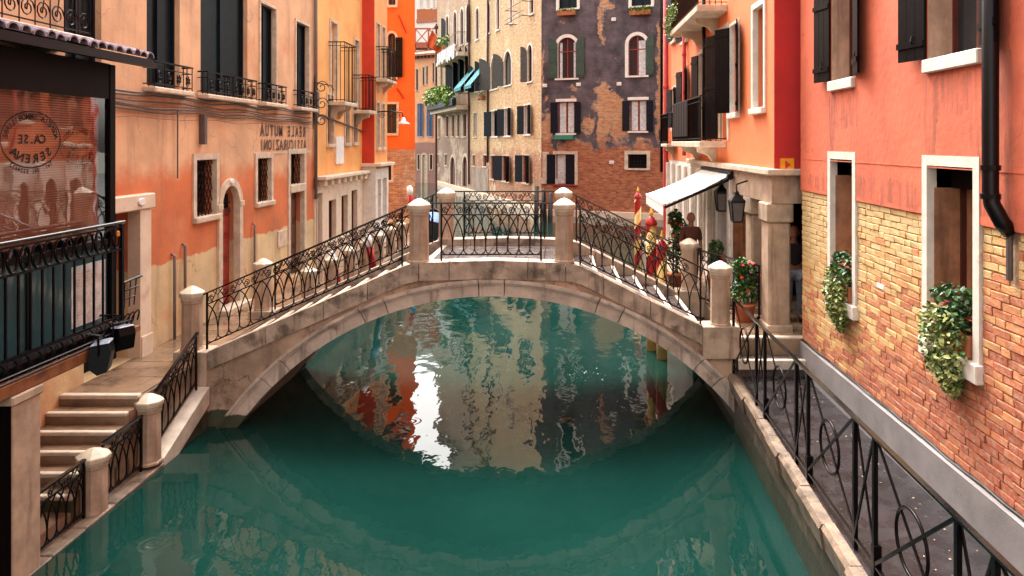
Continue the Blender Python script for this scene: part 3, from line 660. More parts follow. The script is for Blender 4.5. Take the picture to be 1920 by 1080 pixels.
# ================================================================ RIGHT WALKWAY
xe = lambda y: 2.394+.0386*y
ZW = .92
q = MB(); q.hexa([(xe(-6)+.13, -6, -1.5), (4.4, -6, -1.5), (4.4, 12.96, -1.5), (xe(12.96)+.13, 12.96, -1.5)], [(xe(-6)+.13, -6, ZW), (4.4, -6, ZW), (4.4, 12.96, ZW), (xe(12.96)+.13, 12.96, ZW)])
walk = struct(q.build('pavement', M['asphalt']))
y = 12.78; rg = random.Random(4)
q = MB(); q.hexa([(xe(-6)+.10, -6, -1.4), (xe(-6)+.135, -6, -1.4), (xe(12.8)+.135, 12.8, -1.4), (xe(12.8)+.10, 12.8, -1.4)], [(xe(-6)+.10, -6, .67), (xe(-6)+.135, -6, .67), (xe(12.8)+.135, 12.8, .67), (xe(12.8)+.10, 12.8, .67)]); q.build('quay_wall', M['quay_dark'], walk)
while y > 1:
    l = rg.uniform(.5, .95); d = rg.uniform(-.02, .02); a, b = y-l+.006, y; h = ZW+.012+rg.uniform(-.008, .01)
    q = MB(); q.hexa([(xe(a)+.04+d, a, .66), (xe(a)+.15, a, .66), (xe(b)+.15, b, .66), (xe(b)+.04+d, b, .66)], [(xe(a)+d, a, h-.05), (xe(a)+.15, a, h-.05), (xe(b)+.15, b, h-.05), (xe(b)+d, b, h-.05)])
    q.hexa([(xe(a)+d, a, h-.05), (xe(a)+.15, a, h-.05), (xe(b)+.15, b, h-.05), (xe(b)+d, b, h-.05)], [(xe(a)+.035+d, a, h), (xe(a)+.15, a, h), (xe(b)+.15, b, h), (xe(b)+.035+d, b, h)])
    q.build('kerb_stone', M['kerb'], walk); y -= l
mb = MB(); 
for i in range(130):     # fallen leaves
    yy = rg.uniform(5.2, 12.6); xx = rg.uniform(xe(yy)+.3, 4.05) if rg.random() < .6 else 4.1-abs(rg.gauss(0, .25)); k = rg.uniform(.006, .016); a = rg.uniform(0, 6.3)
    if xx < xe(yy)+.28: continue
    mb.add([(xx+k*math.cos(a+t)*e, yy+k*math.sin(a+t)*e, ZW+.004+.004*(t > 3)) for t, e in ((0, 1.3), (1.57, .7), (3.14, 1.2), (4.71, .7))], [(0, 1, 2, 3)])
lit = stuff(mb.build('fallen_leaves', M['leaf_litter'])); tag(lit, 'small pale fallen leaves scattered on the wet dark pavement', 'leaves')
rail = thing('walkway_railing', 'black iron railing with crossed bars and rings along the dark pavement', 'railing')
xr = lambda y: 2.75+.018*y
Z0, Z1 = 1.03, 2.2
MB().bar((xr(12.83), 12.83, Z1), (xr(2), 2, Z1), .05, .022).build('handrail', M['wet_iron'], rail)
MB().bar((xr(12.83), 12.83, Z0), (xr(2), 2, Z0), .035, .018).build('bottom_rail', M['iron'], rail)
py = [12.83, 11.22, 10.72, 9.21, 8.75, 7.29, 6.81, 5.34, 4.86, 3.4]
for i, yy in enumerate(py):
    o = MB().box(xr(yy)-.02, xr(yy)+.02, yy-.022, yy+.022, ZW-.12, Z1-.01).build('upright', M['iron'], rail)
    if i % 2 == 0 and i: MB().bbox(xr(yy)-.025, xr(yy)+.05, yy-.035, yy+.035, ZW-.05, ZW+.3, .006).build('sleeve', M['iron'], o)
for i, (a, b) in enumerate(zip(py, py[1:])):
    for p, q_ in (((a, Z1), (b, Z0)), ((a, Z0), (b, Z1))):
        o_ = .012 if p[1] == Z1 else -.012
        MB().bar((xr(p[0])+o_, p[0], p[1]), (xr(q_[0])+o_, q_[0], q_[1]), .014, .03).build('brace', M['iron'], rail)
    if i % 2 == 0:
        c = (a+b)/2; zz = (Z0+Z1)/2; q = MB(); q.tube([(xr(c), c+.275*math.cos(t*math.pi/14), zz+.275*math.sin(t*math.pi/14)) for t in range(28)], .016, 6, True); q.build('ring', M['iron'], rail, True)
MB().bar((2.72, 12.80, 1.62), (xr(12.83), 12.83, 1.62), .05, .05).build('wall_bracket', M['iron'], rail)
rebase(rail, (xr(8), 8, ZW))
# ================================================================ RIGHT TERRACE (landing beyond the pavement)
ZT = 1.5
q = MB(); q.box(3.06, 9, 12.97, 26.3, -2, ZT-.03); q.box(2.9, 3.06, YF+.1, 26.3, -2, ZT-.03)
terr = struct(q.build('terrace', M['quay']))
pave(terr, 3.1, 5.7, 13.10, 20, ZT-.03, .6, .45, 'paving')
MB().bbox(3.06, 4.3, 12.98, 13.10, ZT-.16, ZT+.006, .012).build('nosing', M['nosing'], terr)
MB().box(3.02, 4.21, 12.66, 12.972, ZW-.1, ZW+.28).build('step', M['step'], terr)
MB().bbox(3.02, 4.215, 12.62, 12.72, ZW+.12, ZW+.286, .012).build('nosing', M['nosing'], terr)
# ---------------------------------------------------------------- lettering
_gl = {}
def glyph(ch):
    if ch not in _gl:
        cu = bpy.data.curves.new('t', 'FONT'); cu.body = ch; cu.align_x = 'CENTER'; cu.resolution_u = 2; cu.offset = .022
        o = bpy.data.objects.new('t', cu); COL.objects.link(o); dg = bpy.context.evaluated_depsgraph_get()
        me = bpy.data.meshes.new_from_object(o.evaluated_get(dg)); vs = [v.co.copy() for v in me.vertices]; fs = [tuple(p.vertices) for p in me.polygons]
        bpy.data.objects.remove(o); bpy.data.meshes.remove(me); bpy.data.curves.remove(cu)
        wd = (max(v.x for v in vs)-min(v.x for v in vs)) if vs else .3
        _gl[ch] = (vs, fs, wd)
    return _gl[ch]
def put_text(mb, pts, fn, size, bold=1.0):
    """pts: list of (char, x, z, angle); fn maps (x, z) to 3D"""
    for ch, x, z, a in pts:
        vs, fs, wd = glyph(ch); c, s_ = math.cos(a), math.sin(a)
        mb.add([fn(x+size*(v.x*c*bold-v.y*s_), z+size*(v.x*s_*bold+v.y*c)) for v in vs], fs)
def line_pts(t, width, z):
    n = len(t); return [(c, -width/2+width*(i+.5)/n, z, 0) for i, c in enumerate(t) if c != ' ']
def arc_text(t, rx, rz, a0, a1, inner=False):
    out = []
    for i, c in enumerate(t):
        if c == ' ': continue
        a = R(a0+(a1-a0)*(i+.5)/len(t)); x, z = rx*math.cos(a), rz*math.sin(a)
        tx, tz = -rx*math.sin(a), rz*math.cos(a); ang = math.atan2(tz, tx)+(math.pi if not inner else 0); out.append((c, x, z, ang))
    return out
# ================================================================ LEFT HOUSE A (peach)
FA = Fac((XW, -6), (XW, 22.5))
A = thing('peach_house', 'peach and orange plastered house with red arched door and wall lettering', 'house', (XW, -6, 0), FA.a)
sA = lambda y: y+6
opsA = []
def RA(u0, u1, v0, v1): return FA.rect(u0, u1, v0, v1)
g1 = RA(366, 404, 299, 405); g2 = RA(481, 507, 296, 378)
door1 = (sA(16.28), sA(17.16), 1.15, 3.93); door2 = (sA(20.45), sA(21.55), 1.15, 4.58); door0 = (sA(11.6), sA(12.96), 1.15, 3.72)
ups = [(FA.s(122), FA.s(190), 6.1, 8.7), (FA.s(275), FA.s(337), 5.92, 8.5), (FA.s(376), FA.s(464), 5.92, 8.5), (FA.s(487), FA.s(516), 5.92, 8.35), (FA.s(554), FA.s(578), 5.92, 8.3)]
opsA = [g1+(0,), g2+(0,), door1+(.44,), door2+(0,), door0+(0,), (sA(6.5), sA(9.75), .16, 2.05, 0)]+[u+(0,) for u in ups]
mb = MB(); wall_front(mb, 0, FA.L, 0, 13, opsA, 0, .32); body(mb, 0, FA.L, 0, 13, 8); mb.build('wall', M['plA'], A)
for i, r in enumerate(ups):
    window(A, r, sur='surround' if i > 2 else None, surw=.07, case='sh_navy', pane='sh_green', sill=False, dep=.16, mull=True)
for r in (g1, g2):
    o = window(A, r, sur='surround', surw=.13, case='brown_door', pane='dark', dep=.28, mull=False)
    q = MB(); w_, h_ = r[1]-r[0], r[3]-r[2]; n = 6; k = w_/n*1.7          # diamond lattice
    for i in range(-12, 14):
        for sg in (1, -1):
            pts = []
            for j in range(0, 25):
                z = r[2]+h_*j/24; x = r[0]+w_*i/n*1.0+sg*(z-r[2])*.55+.012*math.sin(j)
                if r[0] < x < r[1]: pts.append((x, .08+.01*sg, z))
            if len(pts) > 1: q.tube(pts, .011, 4)
    q.build('lattice_grille', M['iron'], o)
# red arched door
s0, s1, z0, z1 = door1; y = .2
o = MB().box(s0, s1, y, y+.04, z0, 3.28).build('door', M['red_door'], A)
for i in range(2):
    for j in range(4):
        a = s0+.06+(s1-s0-.06)*i/2; b = a+(s1-s0)/2-.12; c = z0+.12+j*.52; MB().bbox(a, b, y-.03, y+.01, c, c+.40, .02).build('door_panel', M['red_door'], o)
MB().bbox((s0+s1)/2-.03, (s0+s1)/2+.03, y-.035, y, z0, 3.28, .008).build('door_astragal', M['red_door'], o)
MB().lathe([(.03, 0), (.03, .04)], 8).build('door_handle', M['gold'], o, loc=((s0+s1)/2-.1, y-.05, 2.15))
q = MB(); q.box(s0, s1, y-.02, y+.05, 3.28, 3.40); fan = q.build('fanlight', M['brown_door'], A)
P = [(s0, 3.4), (s1, 3.4)]+list(reversed(arc_pts(s0, s1, z1, .44))); MB().add([(a, y+.03, c) for a, c in P], [tuple(range(len(P)))]).build('pane', M['dark'], fan)
q = MB(); cxx = (s0+s1)/2
for a in range(15, 180, 25): q.tube([(cxx, y-.02, 3.42), (cxx+.43*math.cos(R(a)), y-.02, 3.42+.46*math.sin(R(a)))], .012, 4)
for a in range(30, 170, 40): q.tube([(x, y-.02, z) for x, z in scroll_path(cxx+.27*math.cos(R(a)), 3.44+.28*math.sin(R(a)), .09, 1.4, 12)], .01, 4)
q.build('fan_grille', M['iron'], fan)
q = MB(); frame_bars(q, s0+.005, s1-.005, z0, z1-.005, .435, .17, -.05, .1, False); q.bbox(s0-.22, s0+.0, -.07, .1, 3.42, 3.55, .01); q.bbox(s1, s1+.22, -.07, .1, 3.42, 3.55, .01); q.bbox(s0-.2, s1+.2, -.25, .1, 1.14, 1.26, .015); q.build('door_surround', M['surround'], A)
MB().lathe([(.10, 0), (.10, .02), (.08, .03)], 12, sq=.6).build('number_plate', M['whitepaint'], A, loc=(cxx, -.05, z1+.09)).rotation_euler = (R(90), 0, 0)
# door 2 with barred transom
s0, s1, z0, z1 = door2
o = MB().box(s0, s1, .22, .27, z0, 3.5).build('door', M['brown_door'], A)
for i in range(2):
    for j in range(3):
        a = s0+.08+(s1-s0-.08)*i/2; MB().bbox(a, a+(s1-s0)/2-.16, .19, .225, z0+.15+j*.72, z0+.72+j*.72, .02).build('door_panel', M['brown_door'], o)
q = MB(); q.bbox(s0-.05, s1+.05, -.06, .25, 3.5, 3.72, .015); q.box(s0-.16, s0+.005, -.03, .1, z0, z1+.14); q.box(s1-.005, s1+.16, -.03, .1, z0, z1+.14); q.box(s0+.005, s1-.005, -.028, .098, z1-.005, z1+.14); q.build('door_surround', M['surround'], A)
tr = MB().box(s0, s1, .27, .3, 3.72, z1).build('transom', M['dark'], A)
q = MB()
for i in range(-8, 9):
    for sg in (1, -1):
        pts = [(s0+(s1-s0)*i/5+sg*(z-3.72)*.55, .1, z) for z in [3.72+.86*j/16 for j in range(17)]]; pts = [p for p in pts if s0 < p[0] < s1]
        if len(pts) > 1: q.tube(pts, .011, 4)
q.build('lattice_grille', M['iron'], tr)
# stone doorway by the steps
s0, s1, z0, z1 = door0
q = MB(); q.box(s1-.005, s1+.34, -.12, .1, z0, z1); q.bbox(s0-.3, s1+.42, -.16, .1, z1, z1+.27, .02); q.box(s1+.02, s1+.36, -.14, .1, z0, z0+.35); q.build('doorway', M['shopstone'], A)
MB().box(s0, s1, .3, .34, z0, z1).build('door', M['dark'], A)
MB().lathe([(.11, 0), (.11, .015), (.09, .025)], 14, sq=.62).build('number_plate', M['whitepaint'], A, loc=(s1-.05, -.165, z1+.14)).rotation_euler = (R(90), 0, 0)
# french balconies
for (u0, u1) in ((266, 343), (369, 420), (420, 466), (482, 523), (549, 582)):
    a, b = FA.s(u0), FA.s(u1); balcony(A, a, b, 5.88, .24, .46, brackets=0, scroll=True, bars=max(2, int((b-a)*3.2)), th=.09)
balcony(A, sA(8.6), sA(11.0), 6.42, .55, .95, brackets=2, scroll=True, bars=8)
# cables along the wall
rg = random.Random(5)
for z, r_ in ((5.77, .022), (5.72, .014), (5.62, .018), (5.56, .010), (5.50, .02), (5.45, .012), (5.34, .006)):
    pts = [(sA(11.2+i*.57), -.05-.02*rg.random(), z+.025*math.sin(i*1.3+z*9)+rg.uniform(-.012, .012)-(0 if r_ > .01 else .004*(i-10)**2*.1)) for i in range(20)]
    MB().tube(pts, r_, 5).build('cable', M['cable'], A)
MB().bbox(sA(15.3), sA(15.42), -.12, 0, 4.85, 5.45, .01).build('junction_box', M['cable'], A)
for yy, za, zb, rr in ((14.22, 1.15, 2.72, .028), (14.62, 1.15, 2.86, .028), (17.95, 1.15, 2.9, .025)):
    MB().tube([(sA(yy), -.06, za), (sA(yy), -.06, zb), (sA(yy), 0, zb+.05)], rr, 7).build('pipe', M['pipe_grey'], A, True)
MB().tube([(sA(14.35), -.05, 4.2), (sA(14.35), -.05, 5.5)], .014, 5).build('pipe', M['cable'], A)
MB().tube([(sA(22.42), -.07, 3.2), (sA(22.42), -.07, 13)], .05, 8).build('drainpipe', M['pipe_grey'], A, True)
r = RA(520, 536, 432, 462); MB().bbox(r[0], r[1], -.03, 0, r[2], r[3], .008).build('wall_plaque', M['surround'], A)
# wall lettering, reversed as in the picture
q = MB()
for t, za, zb, wd in (('REALE MUTUA', 5.06, 5.34, 3.35), ('ASSICURAZIONI', 4.70, 4.97, 3.4)):
    sz = (zb-za)/.70; put_text(q, line_pts(t, wd, za), lambda x, z: (sA(20.05)-x, -.02, z), sz, .85)
q.build('wall_lettering', M['grime'], A)
q = MB()      # stone band under the lettering
q.box(sA(18.0), sA(22.1), -.012, .02, 4.60, 4.645); q.build('string_course', M['surround'], A)
# ================================================================ GLAZED BAY with balcony
bay = thing('glazed_bay', 'dark framed glazed bay with lettered window, iron railing and tiled eave above stone pillar', 'bay window')
XG, XR = -6.35, -6.05; YE = 10.58; YR = 10.30; Y0b = 3.0
q = MB(); q.box(XW, XG-.02, Y0b, YE, 5.57, 5.98); q.box(XW, XG+.0, YE-.11, YE, 2.4, 5.57); q.box(XG-.06, XG+.04, YE-.10, YE+.02, 2.4, 5.98); q.box(XG-.05, XG+.03, Y0b, YE-.1, 5.50, 5.99); q.build('frame', M['fascia'], bay)
MB().box(XG-.05, XG+.02, Y0b, YE-.1, 3.46, 3.54).build('transom', M['black'], bay)
for yy in (8.9, 7.2): MB().box(XG-.05, XG+.02, yy-.03, yy+.03, 2.4, 3.46).build('mullion', M['black'], bay)
o = MB().add([(XG, Y0b, 3.54), (XG, YE-.1, 3.54), (XG, YE-.1, 5.50), (XG, Y0b, 5.50)], [(0, 1, 2, 3)]).build('shop_pane', M['clear'], bay)
for a, b in ((Y0b, 7.17), (7.23, 8.87), (8.93, YE-.1)): MB().add([(XG, a, 2.4), (XG, b, 2.4), (XG, b, 3.46), (XG, a, 3.46)], [(0, 1, 2, 3)]).build('lower_pane', M['glass_teal'], bay)
# room behind: blind, back wall, floor
q = MB()
for i in range(62):
    z = 3.62+i*.0305; q.add([(XG-.10, Y0b, z), (XG-.10, YE-.14, z), (XG-.115, YE-.14, z+.026), (XG-.115, Y0b, z+.026)], [(0, 1, 2, 3)])
stuff(q.build('venetian_blind', surf('blind_slat', (.80, .70, .62, 1), .6, .15, 1.5, 0), bay))
q = MB(); q.box(XW+.01, XW+.03, Y0b, YE-.1, 2.4, 5.57); q.box(XW, XG, Y0b, YE, 2.3, 2.4); q.build('room_lining', surf('room_wall', (.40, .22, .15, 1), .8, .2, 1.5, 0), bay)
q = MB(); q.box(XG-.06, XG-.03, 9.72, 10.40, 2.48, 3.24); gr = q.build('vent', M['whitepaint'], bay)
for i in range(17): MB().add([(XG+.012, 9.78, 2.54+i*.039), (XG+.012, 10.34, 2.54+i*.039), (XG-.02, 10.34, 2.562+i*.039), (XG-.02, 9.78, 2.562+i*.039)], [(0, 1, 2, 3)]).build('louvre', M['surround'], gr)
MB().box(XG+.002, XG+.006, 9.70, 10.42, 2.46, 3.26).build('vent_plate', M['curtain'], gr)
# lettering on the pane (reads backwards)
YC, ZCt = 8.97, 4.92
def glass_text(name, m, x, yc, zc, flip, rx, rz, th):
    q = MB(); fn = lambda a, b: (x, yc+(-a if flip else a), zc+b)
    for k in (1.0,):
        n = 48
        for i in range(n):
            t0, t1 = 2*math.pi*i/n, 2*math.pi*(i+1)/n
            q.add([fn(rx*math.cos(t0), rz*math.sin(t0)), fn(rx*math.cos(t1), rz*math.sin(t1)), fn((rx+th)*math.cos(t1), (rz+th)*math.sin(t1)), fn((rx+th)*math.cos(t0), (rz+th)*math.sin(t0))], [(0, 1, 2, 3)])
    k = rx/.5
    put_text(q, arc_text('AGENZIA IMMOBILIARE', rx*.80, rz*.74, 178, 2), fn, .105*k, .9)
    put_text(q, line_pts('CA.SE', rx*.95, -.045*k), fn, .15*k, 1.1)
    put_text(q, [(c, x_, z_, a_-math.pi+math.pi*1) for c, x_, z_, a_ in arc_text('SERENA', rx*.86, rz*.86, 212, 328, True)], fn, .15*k, 1.15)
    put_text(q, arc_text('Tel. 041 5224622', rx*1.10, rz*1.24, 228, 312, True), fn, .075*k, .95)
    return q.build(name, m, bay)
glass_text('window_lettering', M['black'], XG+.006, YC, ZCt, True, .50, .33, .016)
glass_text('reflected_lettering', flat('lettering_reflection', (.16, .09, .085, 1), .6), XG-.085, 10.02, 4.83, False, .40, .24, .01)  # reflection of the pane lettering, modelled as grey letters
# eave with tiles
q = MB(); ze = 6.03
q.hexa([(XW, Y0b, 6.30), (-5.98, Y0b, ze), (-5.98, 11.0, ze), (XW, 11.0, 6.30)], [(XW, Y0b, 6.38), (-5.98, Y0b, ze+.07), (-5.98, 11.0, ze+.07), (XW, 11.0, 6.38)]); eave = q.build('eave', M['black'], bay)
MB().bar((-5.99, Y0b, ze-.01), (-5.99, 11.02, ze-.01), .09, .08).build('gutter', M['black'], eave)
q = MB(); n = 6
for i in range(n):
    a0, a1 = math.pi*i/n, math.pi*(i+1)/n
    P = lambda a, x, z, k: (x, .10*k*math.cos(a), z+.085*k*math.sin(a))
    q.add([P(a0, .03, ze-6.03, 1), P(a1, .03, ze-6.03, 1), P(a1, -.42, .11, .85), P(a0, -.42, .11, .85)], [(0, 1, 2, 3)]); q.add([P(a0, .03, 0, 1), P(a1, .03, 0, 1), P(a1, .03, 0, .78), P(a0, .03, 0, .78)], [(0, 1, 2, 3)])
    q.add([P(a0, .03, 0, .78), P(a1, .03, 0, .78), P(a1, -.3, .07, .7), P(a0, -.3, .07, .7)], [(0, 1, 2, 3)])
tile_me = q.mesh('roof_tile', M['lead'], True); rg = random.Random(9)
y = 6.4
while y < 10.98:
    for k in range(4): put('roof_tile', tile_me, eave, (-5.98-.34*k+rg.uniform(-.02, .02), y, ze+.085+.07*k+rg.uniform(-.01, .012)), (0, 0, rg.uniform(-.08, .08)))
    y += .195
# balcony railing
q = MB(); q.box(XW, XR-.02, Y0b, YR+.02, 2.28, 2.40); q.build('floor_slab', M['fascia'], bay)
MB().bbox(XR-.1, XR+.07, Y0b, YR+.05, 2.10, 2.26, .02).build('edge_beam', M['wood'], bay)
rr = MB().bbox(XR-.045, XR+.045, Y0b, YR+.03, 3.77, 3.81, .008).build('balcony_railing', M['wet_iron'], bay)
for z, t in ((3.73, .02), (3.42, .024), (2.50, .03), (2.40, .022)): MB().box(XR-.018, XR+.018, Y0b, YR, z-t/2, z+t/2).build('rail', M['iron'], rr)
for x in (XR, ): MB().box(x-.025, x+.025, YR-.025, YR+.025, 2.26, 3.78).build('upright', M['iron'], rr)
for z in (3.73, 3.42, 2.5): MB().box(XG, XR, YR-.016, YR+.016, z-.011, z+.011).build('rail', M['iron'], rr)
q = MB(); q.box(-.011, .011, -.011, .011, 2.48, 3.43); bar_me = q.mesh('baluster', M['iron'])
q = MB(); q.tube([(0, .075*math.cos(t*math.pi/9), 3.575+.135*math.sin(t*math.pi/9)) for t in range(18)], .016, 5, True); q.bbox(-.02, .02, -.105, -.085, 3.55, 3.60, .005); oval_me = q.mesh('oval', M['iron'], False)
q = MB(); q.tube([(.06+.06*math.sin(t*math.pi/8), .09*math.cos(t*math.pi/8), 2.30+.16*math.sin(t*math.pi/8)) for t in range(9)], .011, 4); q.tube([(.0, .09*math.cos(t*math.pi/8), 2.28+.19*math.sin(t*math.pi/8)) for t in range(9)], .011, 4); hoop_me = q.mesh('basket_hoop', M['iron'])
y = YR-.12
while y > 6.0:
    put('oval', oval_me, rr, (XR, y, 0)); put('baluster', bar_me, rr, (XR, y+.09, 0)); put('basket_hoop', hoop_me, rr, (XR, y, 0)); y -= .193
for x, z in ((XR+.12, 2.3), (XR+.125, 2.36), (XR+.06, 2.27)): MB().tube([(x, 6, z), (x, YR+.1, z)], .009, 4).build('basket_wire', M['iron'], rr)
MB().bbox(XR-.01, XR+.02, YR-.12, YR-.06, 3.60, 3.68, .01).build('orange_tag', flat('orange_tag', (.7, .25, .03, 1), .5), rr)
# flower rack on the corner
rk = MB().tube([(XR, YR+.02, 2.94), (XR+.04, YR+.42, 2.98)], .016, 5).build('plant_rack', M['rust'], bay)
for k in range(3): MB().tube([(XR-.02, YR+.02, 2.94-.12*k), (XR+.05-.02*k, YR+.42-.06*k, 2.97-.13*k)], .012, 5).build('rack_bar', M['rust'], rk)
for k in range(3): MB().tube([(XR+.0, YR+.08+.14*k, 2.95), (XR-.01, YR+.08+.12*k, 2.58)], .01, 4).build('rack_bar', M['rust'], rk)
for k in range(3): MB().tube([(XR+.02+.06*math.sin(t*math.pi/6), YR+.02+.12*k+.09*math.cos(t*math.pi/6), 2.36+.16*math.sin(t*math.pi/6)) for t in range(7)], .011, 4).build('rack_hoop', M['rust'], rk)
MB().box(XR-.1, XR+.05, YR+.03, YR+.38, 2.20, 2.27).build('rack_board', M['wood'], rk)
rebase(bay, (XG, 8.6, 2.1))
# pillar under the bay
pl = thing('stone_pillar', 'tall plain stone pillar rising from the water under the dark balcony', 'pillar', (-6.22, 8.38, 0))
MB().bbox(-.24, .24, -.23, .23, -.8, 2.1, .02).build('shaft', M['stone_post'], pl); MB().box(-.252, .232, -.245, -.232, -.8, 2.09).build('shade_sheet', M['fascia'], pl); MB().bbox(-.26, .26, -.25, .25, 2.0, 2.105, .015).build('capital', M['stone'], pl)  # dark sheet on the pillar's near face stands in for its shade
# floodlights below the railing
def flood(x, y, z, rz, lab, k=1.0):
    f = thing('floodlight', lab, 'floodlight', (x, y, z), rz, 'floodlights hung under the balcony')
    q = MB(); q.prism([(-.10, 0), (.12, .03), (.15, -.10), (.10, -.36), (-.02, -.40), (-.13, -.30)], lambda p: (p[0]*k, -.15*k, p[1]*k), lambda p: (p[0]*k, .15*k, p[1]*k)); q.build('housing', M['black'], f)
    q = MB(); q.hexa([(-.115*k, -.14*k, .012), (.13*k, -.14*k, .045*k), (.13*k, .14*k, .045*k), (-.115*k, .14*k, .012)], [(-.09*k, -.11*k, .035), (.11*k, -.11*k, .065*k), (.11*k, .11*k, .065*k), (-.09*k, .11*k, .035)]); q.build('lens', flat('lamp_glass', (.28, .30, .36, 1), .08), f)
    q = MB(); q.tube([(0, -.17*k, -.12*k), (0, -.17*k, .12*k), (0, .17*k, .12*k), (0, .17*k, -.12*k)], .014, 5); q.build('yoke', M['iron'], f)
    MB().tube([(0, 0, .12*k), (-.16, 0, .16*k)], .018, 5).build('arm', M['iron'], f)
flood(XR+.18, 9.55, 2.30, R(20), 'black floodlight with pale lens hung at the middle of the basket under the balcony', .9)
flood(XR+.20, 9.98, 2.40, R(-25), 'tilted black floodlight with shiny lens beside the flower rack', .75)
# ================================================================ HOUSE B (yellow) and C (apricot, end wall in shade red), D (orange)
FB = Fac((XW+.02, 22.5), (XW+.02, 27.85))
B = thing('yellow_house', 'yellow plastered house with caged balcony and stone ground floor past the peach house', 'house', (FB.O[0], FB.O[1], 0), FB.a)
RB = FB.rect
wB = [RB(591, 597, 172, 222), RB(613, 624, 178, 270), RB(646, 654, 190, 268), RB(661, 669, 194, 267)]
dB = [(FB.s(619), FB.s(631), 6.3, 8.8), (FB.s(664), FB.s(672), 6.2, 8.6)]
gB = [(FB.s(592), FB.s(601), 1.0, 3.35), (FB.s(613), FB.s(627), 1.75, 3.05), (FB.s(637), FB.s(649), 1.75, 3.1), (FB.s(656), FB.s(667), 1.0, 3.2)]
mb = MB(); wall_front(mb, 0, FB.L, 3.75, 13.5, [x+(0,) for x in wB+dB], 0, .28); body(mb, 0, FB.L, 0, 13.5, 8); mb.build('wall', M['plB'], B)
mb = MB(); wall_front(mb, 0, FB.L, 0, 3.75, [x+(0,) for x in gB], -.06, .3); mb.build('ground_floor', M['shopstone'], B)
for r in wB: window(B, r, case='brown_door', pane='glass_warm', sur='surround', surw=.07, dep=.18)
for r in dB: window(B, r, case='whitepaint', pane='curtain', sur='surround', surw=.08, dep=.2, sill=False)
for r in gB: window(B, r, case='brown_door', pane='glass_warm', dep=.15, sill=r[2] > 1.2, sur='shopstone', surw=.14)
q = MB(); q.bbox(-.05, FB.L+.1, -.35, 0, 3.75, 3.87, .02); q.build('cornice', M['shopstone'], B)
for i in range(8): MB().bbox(.15+i*.68, .40+i*.68, -.26, -.06, 3.55, 3.75, .02).build('corbel', M['shopstone'], B)
balcony(B, FB.s(615), FB.s(640), 6.2, .55, 1.9, brackets=2, bars=7)
balcony(B, FB.s(661), FB.s(676), 6.05, .6, 1.25, brackets=1, bars=6)
r = RB(628, 642, 256, 307); MB().box(r[0], r[1], -.05, -.005, r[2], r[3]).build('sign_board', M['whitepaint'], B)
MB().tube([(0.1, -.05, 5.75), (2.5, -.06, 5.55), (FB.L, -.05, 5.3)], .03, 5).build('cable', M['cable'], B)
# wrought iron sconce on the corner
sc_ = thing('wall_bracket', 'curly wrought iron bracket on the corner pipe of the peach house', 'bracket', (XW, 22.35, 6.0))
for k in range(3): MB().tube([(.05+x, -.0, z) for x, z in scroll_path(.22, .55-.5*k, .2, 1.5, 18)], .014, 5).build('scroll', M['rust'], sc_)
MB().tube([(0, 0, -.7), (.06, 0, .9)], .016, 5).build('stem', M['rust'], sc_); MB().tube([(0.03, 0, .7), (.55, 0, .6), (.62, 0, .45)], .016, 5).build('arm', M['rust'], sc_)
FC = Fac((-6.92, 27.86), (-6.92, 29.9))
C = thing('apricot_house', 'narrow apricot house with shade-red end wall and white stone shopfront past the yellow house', 'house', (FC.O[0], FC.O[1], 0), FC.a)
wC = [(.25, .7, 4.7, 6.4), (1.1, 1.5, 4.7, 6.4), (.3, .75, 7.4, 9.4), (1.15, 1.6, 7.4, 9.4)]; gC = [(.3, .8, 1.9, 3.5), (1.1, 1.75, 1.2, 3.5)]
mb = MB(); wall_front(mb, 0, FC.L, 3.9, 14, [x+(0,) for x in wC], 0, .25); body(mb, 0, FC.L, 0, 14, 7); mb.build('wall', M['plC'], C)
mb = MB(); wall_front(mb, 0, FC.L, 0, 3.9, [x+(0,) for x in gC], -.05, .25); mb.build('ground_floor', M['white'], C)
MB().box(-.03, -.001, 0, 1.5, 4.12, 14).build('end_wall', M['plC_shade'], C)  # end face coloured redder in place of a light effect
MB().box(-.035, -.001, -.05, 1.5, 0, 4.0).build('end_pier', M['white'], C)
MB().bbox(-.2, FC.L+.1, -.3, 0.6, 4.0, 4.12, .015).build('cornice', M['shopstone'], C)
for r in wC: window(C, r, case='whitepaint', pane='glass', sur='surround', surw=.06, dep=.15)
for r in gC: window(C, r, case='whitepaint', pane='glass', dep=.12, sill=False)
balcony(C, .15, .9, 7.3, .45, 1.2, brackets=1, bars=5); balcony(C, 1.05, 1.75, 7.3, .45, 1.2, brackets=1, bars=5)
lp = thing('street_lamp', 'wrought iron wall lamp with white shade on the narrow apricot house', 'lamp', (-6.92, 28.2, 5.75))
MB().tube([(0, 0, .3), (.5, 0, .33), (.95, 0, .28), (1.0, 0, .1)], .025, 6).build('arm', M['iron'], lp)
for k in range(3): MB().tube([(.1+.28*k+x, 0, z) for x, z in scroll_path(.1, .15, .11, 1.5, 14)], .014, 5).build('scroll', M['iron'], lp)
MB().lathe([(.04, .1), (.08, .05), (.10, -.05), (.26, -.14), (.26, -.16)], 14, (1.0, 0)).build('lamp_shade', M['whitepaint'], lp, True)
FD = Fac((-9.4, 33.0), (-6.41, 33.0))
MDb = far_brick('old_brick', (.36, .14, .07, 1), (.48, .24, .12, 1), (.45, .34, .24, 1), thr=(.52, .56, (.5, .36, .24, 1), .8))
D = thing('orange_house', 'bright orange house end wall with arched window and brick base at canal bend', 'house', (FD.O[0], FD.O[1], 0), 0)
RD = FD.rect
wD = [RD(727, 742, 62, 145)+(.2,), RD(723, 744, 195, 250)+(0,), RD(719, 734, 308, 338)+(0,), RD(728, 742, -40, 10)+(0,)]
